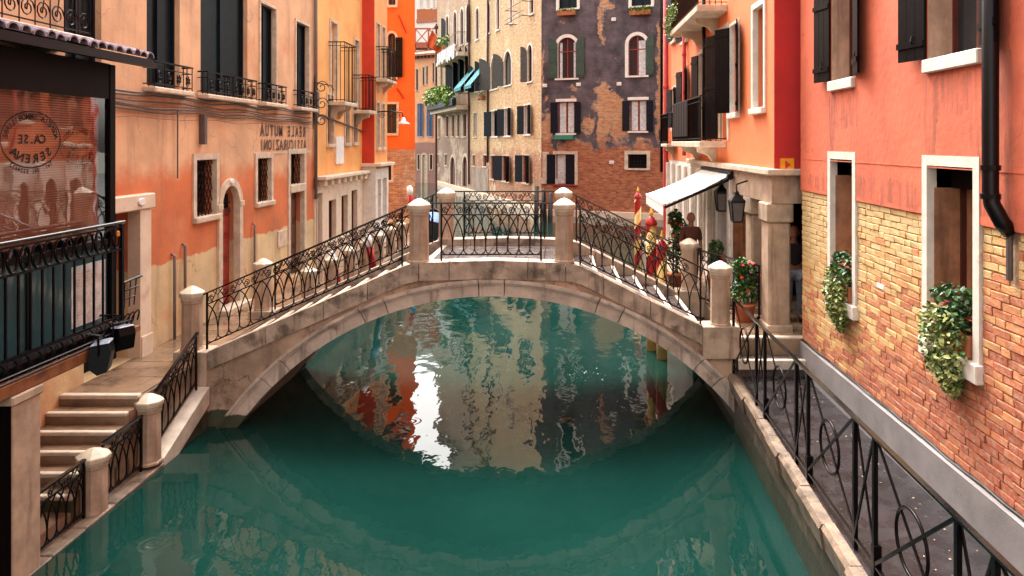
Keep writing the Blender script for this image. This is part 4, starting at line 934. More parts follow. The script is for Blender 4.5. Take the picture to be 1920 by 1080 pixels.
mb = MB(); wall_front(mb, 0, FD.L, 4.55, 15.5, [wD[0], wD[1], wD[3]], 0, .25)
E2 = (-6.41*1.5-FD.O[0]-.8, 33*1.5-33)
mb.add([(FD.L, 0, 0), (E2[0], E2[1], 0), (E2[0], E2[1], 15.5), (FD.L, 0, 15.5), (0, 0, 15.5), (-3, E2[1], 15.5), (0, 0, 0), (-3, E2[1], 0)], [(0, 1, 2, 3), (3, 2, 5, 4), (4, 5, 7, 6), (1, 7, 5, 2)])
mb.build('wall', surf('orange_paint', (.74, .135, .012, 1), .8, .1, 1, .3, 30, streak=((.58, .08, .01, 1), 2, .55, .85)), D)
mb = MB(); wall_front(mb, -.02, FD.L+.02, 0, 4.6, [wD[2]], -.03, .28); mb.build('brick_base', MDb, D)
for i, r in enumerate(wD): window(D, r[:4], rise=r[4], case='brown_door', pane='glass', sur='surround', surw=.1, dep=.2, shm='sh_navy', sh=None, grid=(3, 3, 'iron') if i == 2 else None)
shutter(D, wD[0][1], wD[0][2], wD[0][3]-.2, .32, 1, 10, M['sh_black'])
MB().bar((FD.s(747), -.04, FD.z(747, 28)), (FD.s(762), -.04, FD.z(762, 62)), .05, .05).build('wall_tie', M['red'], D); MB().bar((FD.s(744), -.04, FD.z(744, 165)), (FD.s(757), -.04, FD.z(757, 185)), .05, .05).build('wall_tie', M['red'], D)
q = MB(); q.bbox(FD.L-.5, FD.L+.03, -.06, .1, 0, .9, .02); q.bbox(0, FD.L+.03, -.055, .1, 1.3, 1.55, .02); q.build('stone_quoin', M['shopstone'], D)
# ================================================================ RIGHT HOUSE R1 (salmon over brick)
XR1 = 4.22
F1 = Fac((XR1, 13.0), (XR1, -6))
H1 = thing('brick_house', 'salmon plastered house over yellow and red brick beside the dark pavement', 'house', (XR1, 13.0, 0), F1.a)
w1 = (13-11.58, 13-10.70, 2.56, 4.64); w2 = (13-8.53, 13-7.57, 2.66, 4.63)
u1 = (13-11.54, 13-10.62, 5.82, 8.2); u2 = (13-8.52, 13-7.42, 5.82, 8.2)
ZB = 4.06
mb = MB(); wall_front(mb, 0, F1.L, 1.40, 4.75, [w1+(0,), w2+(0,)], .014, .42); body(mb, 0, F1.L, 0, 13, 7)
bw = mb.build('brick_wall', M['mortar'], H1)
mb = MB(); wall_front(mb, -.01, F1.L, ZB, 13, [(w1[0], w1[1], ZB-1, w1[3], 0), (w2[0], w2[1], ZB-1, w2[3], 0), u1+(0,), u2+(0,)], -.028, .4)
# lower edge of the plaster coat, broken by the two windows
for a, b in ((-.01, w1[0]), (w1[1], w2[0]), (w2[1], F1.L)): mb.add([(a, -.028, ZB), (b, -.028, ZB), (b, .02, ZB), (a, .02, ZB)], [(0, 3, 2, 1)])
mb.add([(-.01, -.028, ZB), (-.01, .4, ZB), (-.01, .4, 13), (-.01, -.028, 13)], [(0, 1, 2, 3)])
mb.build('plaster_coat', M['plR1'], H1)
MB().box(0, F1.L, -.034, -.026, 4.60, 4.612).build('plaster_joint', M['plR1'], H1)
mb = MB(); mb.hexa([(-.05, -.07, .8), (F1.L, -.07, .8), (F1.L, .02, .8), (-.05, .02, .8)], [(-.05, -.06, 1.43), (F1.L, -.06, 1.43), (F1.L, .02, 1.455), (-.05, .02, 1.455)]); mb.build('plinth', M['plinth'], H1)
rg = random.Random(21)
bme = []
for k in range(8):
    bm = bmesh.new(); bmesh.ops.create_cube(bm, size=1)
    for v in bm.verts: v.co = (v.co.x+rg.uniform(-.012, .012), v.co.y*.06+.031+(rg.uniform(-.006, .004) if v.co.y < 0 else 0), v.co.z*.072+rg.uniform(-.0035, .0035))
    bmesh.ops.delete(bm, geom=[f for f in bm.faces if f.normal.y > .5], context='FACES')
    ed = [e for e in bm.edges if all(v.co.y < .0 for v in e.verts)]
    bmesh.ops.bevel(bm, geom=ed, offset=.005, segments=1, affect='EDGES')
    me = bpy.data.meshes.new('brick'); bm.to_mesh(me); bm.free(); me.materials.append(M['brick']); bme.append(me)
CH = .086; items = []; fw = .115
holes = [(w1[0]-fw, w1[1]+fw, w1[2]-.2, 9), (w2[0]-fw, w2[1]+fw, w2[2]-.2, 9), (5.98, 6.13, 3.55, 9)]
z = 1.475; row = 0
while z+CH/2 < ZB+.03:
    s = -.0+(-.14 if row % 2 else 0); k = rg.randrange(3)
    while s < 9.4:
        ln = (.145 if (k % 3 == 2) else .285)*rg.uniform(.95, 1.05); a, b = max(s, 0), s+ln; k += 1; s = b+.013
        segs = [(a, b)]
        for h0, h1, hz0, hz1 in holes:
            if hz0 < z+CH/2 < hz1:
                ns = []
                for p, q_ in segs:
                    if q_ <= h0 or p >= h1: ns.append((p, q_))
                    else:
                        if p < h0-.02: ns.append((p, h0))
                        if q_ > h1+.02: ns.append((h1, q_))
                segs = ns
        for p, q_ in segs:
            if q_-p > .03: items.append((p, q_, z+CH/2+rg.uniform(-.004, .004), rg.randrange(8), rg.uniform(-.006, .006), rg.uniform(-.012, .012)))
    z += CH; row += 1
items.sort(key=lambda t: (not (t[0] < 6.1), -t[0]))
for p, q_, zz, k, dy, rr in items[:300]:
    o = put('brick', bme[k], bw, ((p+q_)/2, dy-.003, zz), (0, rr, 0)); o.scale = (q_-p, 1, 1)
mb = MB()
for p, q_, zz, k, dy, rr in items[300:]:
    me = bme[k]; mb.add([((p+q_)/2+v.co.x*(q_-p), v.co.y+dy-.003, zz+v.co.z+v.co.x*-rr*(q_-p)) for v in me.vertices], [tuple(f.vertices) for f in me.polygons])
stuff(mb.build('brickwork', M['brick'], bw))
MB().tube([(i*.35, -.02, 1.47+.012*math.sin(i*2.1)+.01*math.sin(i*5.3)) for i in range(28)], .012, 5).build('cable', M['black'], H1)
for r in (w1, w2):
    o = window(H1, r, sur='white', surw=fw, sill=False, case='brown_door', pane='brownwall', dep=.40, mull=False)
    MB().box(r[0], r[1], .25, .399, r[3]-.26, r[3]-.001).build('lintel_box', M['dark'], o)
    MB().box(r[0]+.001, r[0]+.02, .05, .4, r[2], r[3]-.26).build('reveal', M['brownwall'], o)
    MB().bbox(r[0]-fw, r[1]+fw+.02, -.08, .3, r[2]-.2, r[2], .012).build('sill', M['white'], o)
for r, a in ((u1, (10, 14)), (u2, (12, 12))):
    o = window(H1, r, sur=None, sill=False, case='brown_door', pane='glass', dep=.3, sh=('L', 'R'), shm='sh_black', shw=.46, ang=a, mull=True)
    MB().bbox(r[0]-.02, r[1]+.02, -.09, .3, r[2]-.15, r[2]+.003, .012).build('sill', M['white'], o)
    MB().box(r[0]+.001, r[0]+.03, -.02, .3, r[2], r[3]).build('reveal', M['stone_post'], o)
    for s_, zz in ((r[0]-.22, 6.0), (r[1]+.2, 6.05)): MB().tube([(s_, -.09, zz), (s_+.05, -.14, zz+.06), (s_, -.1, zz+.14)], .01, 4).build('shutter_latch', M['iron'], o)
q = MB(); sp = 13-7.06
q.tube([(sp, -.15, 13), (sp, -.15, 4.42), (sp+.03, -.15, 4.3), (sp+.1, -.1, 4.14), (sp+.1, -.02, 4.05)], .075, 10); o = q.build('drainpipe', M['black'], H1, True)
for zz in (4.35, 4.62, 6.6, 8.5): MB().lathe([(.09, zz), (.09, zz+.05)], 12, (sp, -.15)).build('pipe_clip', M['black'], o)
q = MB(); q.tube([(sp+.1, -.03, 4.1), (sp+.1, -.03, 3.6)], .03, 6); q.build('wall_pipe', M['cable'], H1)
MB().bbox(13-9.93, 13-9.72, -.008, .03, 2.96, 3.03, .006).build('white_brick', M['whitepaint'], bw)
# hanging plants in the two windows
def window_plant(r, lab, seed, k):
    s0, s1, z0 = r[0], r[1], r[2]; mid = (s0+s1)/2
    t = thing('window_plant', lab, 'plant', (XR1, 13.0, 0), F1.a, 'plants on the brick house sills')
    MB().bbox(s0+.08, s1-.05, -.06, .2, z0+.01, z0+.24, .02).build('planter', M['terracotta'], t)
    foliage('trailing_foliage', M['leaf_var'], t, [(mid-.02, -.08, z0+.26, .44*k, .15, .24), (mid+.0, -.12, z0+.04, .46*k, .13, .26), (mid+.06, -.11, z0-.16, .36*k, .10, .20), (mid+.16, -.10, z0-.30, .18*k, .07, .16)], .072, seed, 1500)
    foliage('rose_foliage', M['leaf'], t, [(mid+.02, .02, z0+.52, .38*k, .16, .2), (mid+.15, .0, z0+.35, .3*k, .15, .2)], .085, seed+1, 420)
    if seed == 41: foliage('bloom', M['petal'], t, [(mid+.06, -.10, z0+.5, .03, .03, .03)], .04, seed+2, 14)
    rebase(t, (XR1, 13.0, 0)) if False else None
window_plant(w1, 'variegated trailing plant spilling from the brick house window closer to the columns', 31, .95)
window_plant(w2, 'variegated trailing plant spilling from the brick house window closer to the black drainpipe', 41, 1.05)
# ================================================================ R2 restaurant house
XR2 = 3.83
F2 = Fac((XR2, 26.3), (XR2, 13.3))
H2 = thing('orange_restaurant_house', 'orange house with black shutters and white awning over a columned portico', 'house', (XR2, 26.3, 0), F2.a)
R2 = F2.rect; L2 = F2.L
wa = R2(1414, 1434, 12, 203); wb = R2(1371, 1386, 45, 212); wc = (F2.s(1349), F2.s(1366), 4.95, 7.5); wd_ = (F2.s(1312), F2.s(1326), 4.95, 7.3); we = R2(1281, 1290, 130, 225); wf = R2(1262, 1269, 165, 240)
wg = (F2.s(1262), F2.s(1269), 8.3, 10.4); wh = (F2.s(1281), F2.s(1290), 8.0, 10.2)
ws = [wa, wb, wc, wd_, we, wf, wg, wh]
mb = MB(); wall_front(mb, 0, L2, 4.30, 14, [x+(0,) for x in ws], 0, .25); body(mb, 0, L2, 4.30, 14, 6); mb.build('wall', M['plR2'], H2)
ew = MB().box(L2+.001, L2+.03, -.02, 3, 4.42, 14).build('end_wall', M['plR2_shade'], H2)  # redder colour stands in for shade on this end face
window(H2, wa, sur='white', surw=.11, case='brown_door', pane='glass', dep=.22)
window(H2, wb, sur='white', surw=.06, case='brown_door', pane='glass', dep=.2, sh=('L', 'R'), shm='sh_black', shw=.45, ang=(30, 14))
window(H2, wc, sur='surround', surw=.12, case='whitepaint', pane='curtain', dep=.22, sill=False, sh=('L',), shm='sh_black', shw=.55, ang=(20, 10))
window(H2, wd_, sur='surround', surw=.1, case='brown_door', pane='glass', dep=.2, sill=False, sh=('L', 'R'), shm='sh_black', shw=.42, ang=(14, 16))
for r in (we, wf, wg, wh): window(H2, r, sur='surround', surw=.08, case='brown_door', pane='glass', dep=.2, sh=('L', 'R'), shm='sh_black', shw=.45, ang=(12, 15))
o = balcony(H2, F2.s(1299), F2.s(1362), 4.92, .62, 1.05, brackets=2, th=.14)
q = MB(); sa, sb = F2.s(1303), F2.s(1335)
q.add([(sa+(sb-sa)*i/12, -.62-.02*(i % 2), zz) for i in range(13) for zz in (5.05, 5.95)], [(2*i, 2*i+2, 2*i+3, 2*i+1) for i in range(12)]); q.build('hanging_cloth', M['sh_black'], o)
o = balcony(H2, F2.s(1302), F2.s(1364), 8.05, .7, 1.0, brackets=2, th=.16)
foliage('balcony_plant', M['leaf_bright'], o, [(F2.s(1303), -.7, 8.3, .25, .2, .5), (F2.s(1312), -.65, 8.5, .5, .2, .25)], .09, 8, 420)
balcony(H2, F2.s(1258), F2.s(1270), 4.85, .35, 1.0, brackets=1, th=.1)
downpipe(H2, F2.s(1289)+.0, 4.5, 14, .06, 'red_pipe', elbow=False); downpipe(H2, F2.s(1327), 4.95, 14, .05, 'black', elbow=False); downpipe(H2, .12, 1.6, 14, .09, 'red_pipe', .12, elbow=False)
q = MB(); q.bbox(4.5, L2+.14, -.16, .1, 4.30, 4.42, .02); q.bbox(L2+.031, L2+.15, -.16, .44, 4.301, 4.419, .018); q.build('cornice', M['surround'], H2)
# ground floor
q = MB(); q.box(9.7, L2, -.06, .42, 3.80, 4.30); q.box(L2-.5, L2-.02, .42, 3, 3.80, 4.30); q.build('lintel', M['stone_post'], H2)
def column(s0, s1, y0, y1, name='column'):
    c_ = MB().bbox(s0, s1, y0, y1, ZT-.02, 3.46, .035).build(name, M['stone_post'], H2)
    MB().bbox(s0-.04, s1+.04, y0-.04, y1+.04, 3.46, 3.80, .02).build('capital', M['stone'], c_); MB().bbox(s0-.03, s1+.03, y0-.03, y1+.03, ZT-.03, ZT+.12, .015).build('column_base', M['stone'], c_)
column(L2-.55, L2-.05, -.10, .30); column(26.3-15.35, 26.3-14.85, -.02, .4); 
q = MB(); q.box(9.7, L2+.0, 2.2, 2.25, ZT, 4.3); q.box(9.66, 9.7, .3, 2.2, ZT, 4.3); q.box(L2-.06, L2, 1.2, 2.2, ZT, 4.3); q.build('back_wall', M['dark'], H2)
q = MB(); q.box(9.7, 9.95, -.02, .3, ZT, 3.8); q.box(26.3-16.35, 26.3-16.1, .1, .4, ZT, 3.8); q.build('door_post', M['wood'], H2)
# stone shopfront towards the bend
sf = [(s_, s_+.75, ZT+.25 if i % 2 else ZT, 3.7) for i, s_ in enumerate((.5, 1.7, 2.9, 4.1, 5.3, 6.5, 7.7, 8.8))]
mb = MB(); wall_front(mb, 0, 9.7, ZT-.3, 4.30, [x+(.37,) for x in sf], -.03, .3); mb.build('shopfront', M['white'], H2)
for r in sf: window(H2, r, rise=.37, case='brown_door', pane='glass', dep=.14, sill=False, name='shop_window')
for i in range(9): MB().bbox(.1+1.2*i, .36+1.2*i, -.13, -.03, ZT, 4.2, .02).build('pilaster', M['white'], H2)
# way sign on the shade-red end wall: yellow square, red arrow
sg = thing('arrow_sign', 'yellow square sign with red arrow on the shade-red end wall', 'sign', (4.03, 13.27, 4.49))
MB().box(-.125, .125, -.022, -.001, -.11, .115).build('plate', M['sign_yellow'], sg)
MB().box(-.125, -.118, -.024, -.022, -.11, .115).build('edge', M['sign_red'], sg)
q = MB(); q.prism([(-.035, -.075), (.065, .003), (-.035, .08)], lambda p: (p[0], -.027, p[1]), lambda p: (p[0], -.0222, p[1])); q.build('arrow', M['sign_red'], sg)
# lanterns
def lantern(x, y, z, lab):
    t = thing('wall_lantern', lab, 'lantern', (x, y, z), 0, 'lanterns under the portico beam')
    q = MB(); c = [(-1, -1), (1, -1), (1, 1), (-1, 1)]
    for a, b in c: q.tube([(a*.09, b*.09, 0), (a*.13, b*.13, .40)], .014, 4)
    for r_, zz in ((.09, 0), (.13, .40)):
        for i in range(4): q.tube([(c[i][0]*r_, c[i][1]*r_, zz), (c[(i+1) % 4][0]*r_, c[(i+1) % 4][1]*r_, zz)], .014, 4)
    q.build('cage', M['black'], t)
    MB().lathe([(.21, .40), (.20, .43), (.07, .54), (.05, .60), (.02, .62)], 4, rot=R(45)).build('roof', M['black'], t)
    q = MB(); q.hexa([(a*.085, b*.085, .01) for a, b in c], [(a*.125, b*.125, .39) for a, b in c]); q.build('glazing', M['glass_teal'] if False else flat('lantern_glass_'+str(int(y)), (.10, .09, .09, 1), .1), t)
    MB().tube([(0, 0, .6), (0, 0, .75), (.3, 0, .85)], .018, 5).build('hook', M['black'], t)
lantern(3.55, 15.0, 3.30, 'black glazed lantern hanging beside the second column'); lantern(3.62, 16.75, 3.36, 'black glazed lantern hanging just under the white awning edge')
# awning
aw = thing('awning', 'white cloth awning over the terrace on the restaurant house', 'awning', (XR2, 17.95, 4.2))
yl, yh = -1.6, 1.62
q = MB(); n = 10
P0 = [(-.05, 0.02), (-1.57, -.66)]
vs = []; fs = []
for i in range(n+1):
    yy = yl+(yh-yl)*i/n
    for j in range(6):
        t = j/5; vs.append((-.05-1.52*t, yy, .02-.68*t-.05*math.sin(math.pi*t)))
for i in range(n):
    for j in range(5): fs.append((i*6+j, i*6+j+1, (i+1)*6+j+1, (i+1)*6+j))
q.add(vs, fs); q.build('canopy', M['white_cloth'], aw)
q = MB()
vs = [( -1.572-.01*(i % 2), yl+(yh-yl)*i/20, zz) for i in range(21) for zz in (-.66, -.90-.02*(i % 2))]; q.add(vs, [(2*i, 2*i+1, 2*i+3, 2*i+2) for i in range(20)]); q.build('valance', M['white_cloth'], aw)
MB().bar((-1.56, yl, -.67), (-1.56, yh, -.67), .05, .05).build('front_bar', M['whitepaint'], aw)
for yy in (yl+.03, yh-.03):
    MB().bar((-.02, yy, -.08), (-1.54, yy, -.74), .045, .055).build('arm', M['black'], aw)
MB().lathe([(.07, 0), (.07, .14)], 10).build('motor', M['black'], aw, loc=(-.15, yl-.1, -.05)).rotation_euler = (R(90), 0, 0)
MB().bar((-.06, yl-.1, .02), (-.06, yh+.1, .02), .12, .10).build('roller', M['fascia'], aw)
# ================================================================ PURPLE HOUSE (plaster fallen off brick) across the bend
FP = Fac((-1.26, 50.5), (6.9, 47.2))
def RP(*a): return FP.rect(*a)
def blob(u, v, du, dv): return (FP.s(u), FP.z(u, v), du*FP.Y(u)/FPX*1.05, dv*FP.Y(u)/FPX)
pb = [blob(1128, 48, 5, 32), blob(1127, 72, 3, 14), blob(1136, 5, 9, 14), blob(1127, 165, 9, 14), blob(1133, 205, 14, 45), blob(1150, 200, 16, 26), blob(1165, 232, 18, 34), blob(1130, 245, 10, 30), blob(1240, 100, 6, 60), blob(1237, 200, 7, 70), blob(1024, 240, 10, 30), blob(1075, 275, 28, 10), blob(1100, 235, 8, 16), blob(1120, 300, 60, 8), blob(1080, 165, 8, 3), blob(1140, 165, 8, 4), blob(1018, 130, 2, 40), blob(1200, 275, 14, 12)]
MP = far_brick('purple_plaster_over_brick', (.50, .16, .065, 1), (.58, .28, .12, 1), (.50, .35, .22, 1), pb, (.098, .072, .078, 1), 1.15, 1.0, lower=(5.0, (.32, .06, .03, 1), (.50, .17, .06, 1)), bw=.30, rh=.10)
HP = thing('purple_house', 'dark purple plastered house with patches of bare brick closing the canal view', 'house', (FP.O[0], FP.O[1], 0), FP.a)
pa, pc = RP(1046, 1080, 70, 147), RP(1178, 1211, 66, 142)
p2, p3 = RP(1046, 1077, 191, 250), RP(1181, 1212, 188, 246)
p4, p5 = RP(1042, 1078, 289, 346), RP(1177, 1213, 289, 316)
p6, p7 = RP(1048, 1082, -50, 16), RP(1184, 1221, -50, 11)
ra = (pa[1]-pa[0])*.42
LP = FP.L+4
mb = MB(); wall_front(mb, 0, LP, 0, 24, [pa+(ra,), pc+(ra,)]+[x+(0,) for x in (p2, p3, p4, p5, p6, p7)], 0, .3); body(mb, 0, LP, 0, 24, 12); mb.build('wall', MP, HP)
window(HP, pa, rise=ra, sur='white', surw=.22, case='redwood', pane='glass', trans=True, sh=('L', 'R'), shm='sh_moss', shw=.62, curtain=[(.06, .2), (.82, .95)])
window(HP, pc, rise=ra, sur='white', surw=.22, case='redwood', pane='glass', trans=True, sh=('R',), shm='sh_moss', shw=.55, curtain=[(.55, .95)])
for r in (p2, p3):
    o = window(HP, r, case='redwood', pane='glass', sh=('L', 'R'), shm='sh_navy', shw=.48, curtain=[(.06, .44), (.56, .94)], sillm='white', surw=.14)
    MB().bbox(r[0]-.15, r[1]+.15, -.05, .1, r[3], r[3]+.2, .02).build('lintel', M['white'], o)
o = window(HP, p4, sur='surround', surw=.2, case='redwood', pane='curtain', sh=('L',), shm='sh_navy', shw=.6, sillm='redwood')
MB().box((p4[0]+p4[1])/2, p4[1], .05, .12, p4[2], p4[3]).build('shutter', M['sh_navy'], o)
window(HP, p5, sur='surround', surw=.22, case='brown_door', pane='dark', mull=False, sillm='surround', grid=(6, 4, 'iron'))
for r in (p6, p7): window(HP, r, sur='white', surw=.2, case='sh_navy', pane='sh_green', sillm='white')
MB().tube([(FP.s(1241), -.1, FP.z(1241, 322)), (FP.s(1241), -.1, 24)], .08, 8).build('drainpipe', M['black'], HP, True)
for u, v, uu in ((1022, 160, 0), (1085, 158, 0), (1161, 157, 0), (1151, 36, 0), (1147, 304, 0)):
    s_, z_ = FP.s(u), FP.z(u, v); MB().bbox(s_-.16, s_+.16, -.09, .02, z_-.14, z_+.1, .03).build('stone_bracket', M['white'], HP)
MB().bbox(-.1, 1.2, -.06, .05, FP.z(1025, 345), FP.z(1025, 335), .02).build('stone_block', M['surround'], HP); MB().bbox(.1, .55, -.05, .05, FP.z(1020, 335), FP.z(1020, 285), .02).build('stone_block', M['surround'], HP)
MB().bbox(-.05, LP, -.22, .02, -.5, .42, .03).build('stone_base', M['shopstone'], HP)
def box_plant(lab, F, u0, u1, v0, v1, m1, seed, n, boxm='terracotta', lsz=.13, flowers=False):
    s0, s1, z0, z1 = F.rect(u0, u1, v0, v1); t = thing('window_box', lab, 'planter', (F.O[0], F.O[1], 0), F.a, 'window boxes across the water')
    MB().bbox(s0, s1, -.38, -.11, z0, z0+.28, .02).build('trough', M[boxm], t)
    foliage('foliage', M[m1], t, [(s0+(s1-s0)*(i+.5)/5, -.25, z0+.28, (s1-s0)*.14, .22, (z1-z0)*.5) for i in range(5)], lsz, seed, n)
    if flowers: foliage('bloom', M['flower_or'], t, [((s0+s1)/2, -.33, z0+.3, (s1-s0)*.48, .12, .18)], .09, seed+3, 60)
box_plant('window box with sparse green plant and orange flowers high on the purple house', FP, 1048, 1081, 16, 30, 'leaf_bright', 51, 130, flowers=True)
box_plant('window box overflowing with green leaves high on the purple house', FP, 1183, 1222, 10, 29, 'leaf_bright', 55, 330)
t = thing('window_box', 'empty green trough under a curtained window of the purple house', 'planter', (FP.O[0], FP.O[1], 0), FP.a, 'window boxes across the water')
r = RP(1043, 1077, 253, 262); MB().bbox(r[0], r[1], -.4, -.11, r[2], r[3], .03).build('trough', M['greenbox'], t)
# ================================================================ YELLOW BRICK ROW running back along the bend
FY = Fac((-14.4, 87.3), (-1.26, 50.5))
MY = far_brick('yellow_brick', (.68, .48, .24, 1), (.64, .37, .16, 1), (.66, .51, .31, 1), lower=(4.2, (.42, .15, .08, 1), (.46, .23, .12, 1)), bw=.32, rh=.11, thr=(.56, .63, (.68, .54, .33, 1), .5), stain=((.34, .17, .08, 1), .8, .54, .72))
MG = far_brick('gothic_brick', (.46, .25, .14, 1), (.52, .31, .18, 1), (.52, .40, .28, 1), lower=(5.5, (.26, .15, .11, 1), (.33, .21, .15, 1)), bw=.32, rh=.11, thr=(.48, .56, (.55, .42, .30, 1), .35))
sp_ = FY.s(882)
HY = thing('yellow_brick_house', 'tall yellow brick house with rows of dark arched windows beside the purple house', 'house', (FY.O[0], FY.O[1], 0), FY.a)
def RY(*a): return FY.rect(*a)
arY = [RY(989, 998, 84, 153), RY(945, 959, 96, 160), RY(920, 934, 105, 167), RY(902, 909, 112, 170), RY(890, 897, 120, 172)]
tpY = [RY(913, 919, 5, 63), RY(931, 937, -5, 56), RY(956, 961, -30, 44), RY(993, 1001, -40, 26), RY(892, 898, 15, 74)]
rcY = [RY(983, 995, 197, 252), RY(946, 958, 203, 255), RY(922, 934, 208, 256), RY(908, 915, 210, 256), RY(888, 894, 212, 257)]
gdY = [RY(980, 992, 291, 343), RY(942, 955, 292, 340), RY(920, 928, 292, 336), RY(906, 913, 291, 312), RY(886, 891, 291, 311)]
ops = [x+((x[1]-x[0])*.5,) for x in arY+tpY]+[x+(0,) for x in rcY+gdY]
mb = MB(); wall_front(mb, sp_, FY.L, 0, 23, ops, 0, .3); body(mb, sp_, FY.L, 0, 23, 12); mb.build('wall', MY, HY)
shs = {0: ('L',), 1: ('L',), 2: ('L', 'R')}
for i, r in enumerate(arY): window(HY, r, rise=(r[1]-r[0])*.5, sur='white', surw=.16, case='sh_olive', pane='sh_olive' if i in (1, 2) else 'glass', sh=('L',), shm='sh_olive' if i < 3 else 'sh_green', shw=(r[1]-r[0])*.5, ang=(35, 20))
for i, r in enumerate(tpY): window(HY, r, rise=(r[1]-r[0])*.5, sur='white', surw=.14, case='redwood', pane='glass')
for i, r in enumerate(rcY): window(HY, r, sur='white' if i < 3 else 'surround', surw=.1, case='whitepaint', pane='glass', sh=('L', 'R') if i < 3 else None, shm='sh_navy', shw=(r[1]-r[0])*.42, ang=(30, 30))
for i, r in enumerate(gdY): window(HY, r, sur='surround', surw=.1, case='redwood', pane='glass', sh=('L', 'R') if i < 2 else None, shm='sh_navy', shw=(r[1]-r[0])*.45, ang=(30, 30))
for u, v in ((917, 305), (881.5, 345)): MB().tube([(FY.s(u), -.12, FY.z(u, v)), (FY.s(u), -.12, 22.9)], .1, 7).build('drainpipe', M['brown_door'], HY, True)
q = MB(); r = RY(968, 1004, 12, 38)
for zz in (r[2], r[2]+.3, r[3]): q.tube([(r[0], -.9, zz), (r[1], -.9, zz)], .03, 4)
for s_ in (r[0]+.3, r[1]-.3): q.tube([(s_, 0, r[2]), (s_, -.9, r[2])], .03, 4); q.tube([(s_, 0, r[3]), (s_, -.9, r[3])], .03, 4)
q.build('drying_rack', M['brown_door'], HY)
MB().bbox(sp_, FY.L, -.4, 0, 23, 23.4, .05).build('roof_edge', M['tile'], HY)
MB().bbox(sp_+.2, FY.L, -.12, .02, -.5, .5, .05).build('stone_base', M['shopstone'], HY)
q = MB(); q.bbox(FY.s(886), FY.s(916), -.05, .02, 0.4, FY.z(900, 314), .02); q.build('cement_render', surf('grey_render', (.30, .22, .17, 1), .9, .3, .8, .4, 8), HY)
box_plant('small green window box on the yellow brick house', FY, 902, 911, 172, 186, 'leaf_bright', 61, 90, lsz=.16)
for i, (u0, u1, v0, v1) in enumerate(((879, 893, 128, 168), (900, 914, 122, 163))):
    s0, s1 = FY.s(u0)+.2, FY.s(u1)+.2; zt, zb_ = FY.z(u1, v0), FY.z(u0, v1); t = thing('window_awning', ('teal window awning next to the gothic house' if i == 0 else 'teal window awning next to the olive shutters'), 'awning', (FY.O[0], FY.O[1], 0), FY.a, 'teal awnings on the yellow brick house')
    q = MB(); q.add([(s0, -.1, zt), (s1, -.1, zt), (s1, -1.5, zb_), (s0, -1.5, zb_), (s1, -1.5, zb_-.3), (s0, -1.5, zb_-.3)], [(0, 1, 2, 3), (3, 2, 4, 5)]); q.build('cloth', M['teal_cloth'], t)
    for s_ in (s0, s1): MB().tube([(s_, 0, zb_+.2), (s_, -1.5, zb_)], .03, 4).build('arm', M['iron'], t)
HG = thing('gothic_house', 'weathered brick gothic house with two planted balconies beyond the yellow brick house', 'house', (FY.O[0], FY.O[1], 0), FY.a)
gA = [RY(826, 830, 105, 172), RY(836, 841, 100, 170), RY(849, 857, 95, 170), RY(861, 868, 92, 172), RY(871, 878, 90, 172)]
gT = [RY(836, 841, 30, 90), RY(850, 856, 22, 85), RY(863, 869, 16, 84), RY(874, 879, 12, 82)]
gR = [RY(822, 825, 222, 258), RY(836, 841, 218, 256), RY(847, 852, 216, 256), RY(857, 862, 215, 256), RY(868, 875, 213, 256)]
gS = [RY(820, 823, 290, 308), RY(834, 838, 290, 310)]; gD = [RY(844, 854, 294, 350), RY(867, 877, 293, 350)]
ops = [x+((x[1]-x[0])*.5,) for x in gA+gT+gD]+[x+(0,) for x in gR+gS]
mb = MB(); wall_front(mb, 0, sp_-.02, 0, 28, ops, .03, .3); body(mb, 0, sp_-.02, 0, 28, 12); mb.build('wall', MG, HG)
for i, r in enumerate(gA): window(HG, r, rise=(r[1]-r[0])*.5, sur='surround', surw=.16, case='sh_green', pane='glass', sh=('L', 'R') if i > 1 else None, shm='sh_green', shw=(r[1]-r[0])*.5, ang=(30, 30))
for i, r in enumerate(gT): window(HG, r, rise=(r[1]-r[0])*.5, sur='white', surw=.16, case='redwood', pane='glass', sh=('R',) if i == 3 else (('L',) if i == 0 else None), shm='sh_green', shw=.9, ang=(20, 20))
for r in gR: window(HG, r, sur='surround', surw=.14, case='redwood', pane='glass')
for r in gS: window(HG, r, sur='surround', surw=.14, case='brown_door', pane='dark')
for r in gD: window(HG, r, rise=(r[1]-r[0])*.5, sur='surround', surw=.3, case='brown_door', pane='brown_door', sill=False, mull=False, name='door')
b1 = balcony(HG, FY.s(838), FY.s(881), FY.z(860, 108), 1.2, 1.9, brackets=4, bars=14, th=.4); b2 = balcony(HG, FY.s(828), FY.s(881), FY.z(855, 203), 1.3, 1.2, brackets=4, bars=14, th=.4)
MB().bbox(FY.s(828), FY.s(881), -1.7, -1.3, FY.z(855, 204), FY.z(855, 190), .1).build('planter_trough', M['sh_green'], b2)
foliage('balcony_plants', M['leaf_bright'], b2, [(FY.s(832), -1.5, FY.z(832, 183), 2.6, .7, 1.0), (FY.s(845), -1.5, FY.z(845, 180), 2.5, .7, 1.1), (FY.s(858), -1.5, FY.z(858, 178), 2.0, .6, 1.0), (FY.s(870), -1.5, FY.z(870, 186), 1.6, .5, .8)], .42, 71, 900)
foliage('balcony_plants', M['leaf_bright'], b1, [(FY.s(846), -1.2, FY.z(846, 80), 1.0, .4, .5), (FY.s(858), -1.2, FY.z(858, 76), 1.0, .4, .6)], .35, 73, 160)
q = MB(); rg = random.Random(3)
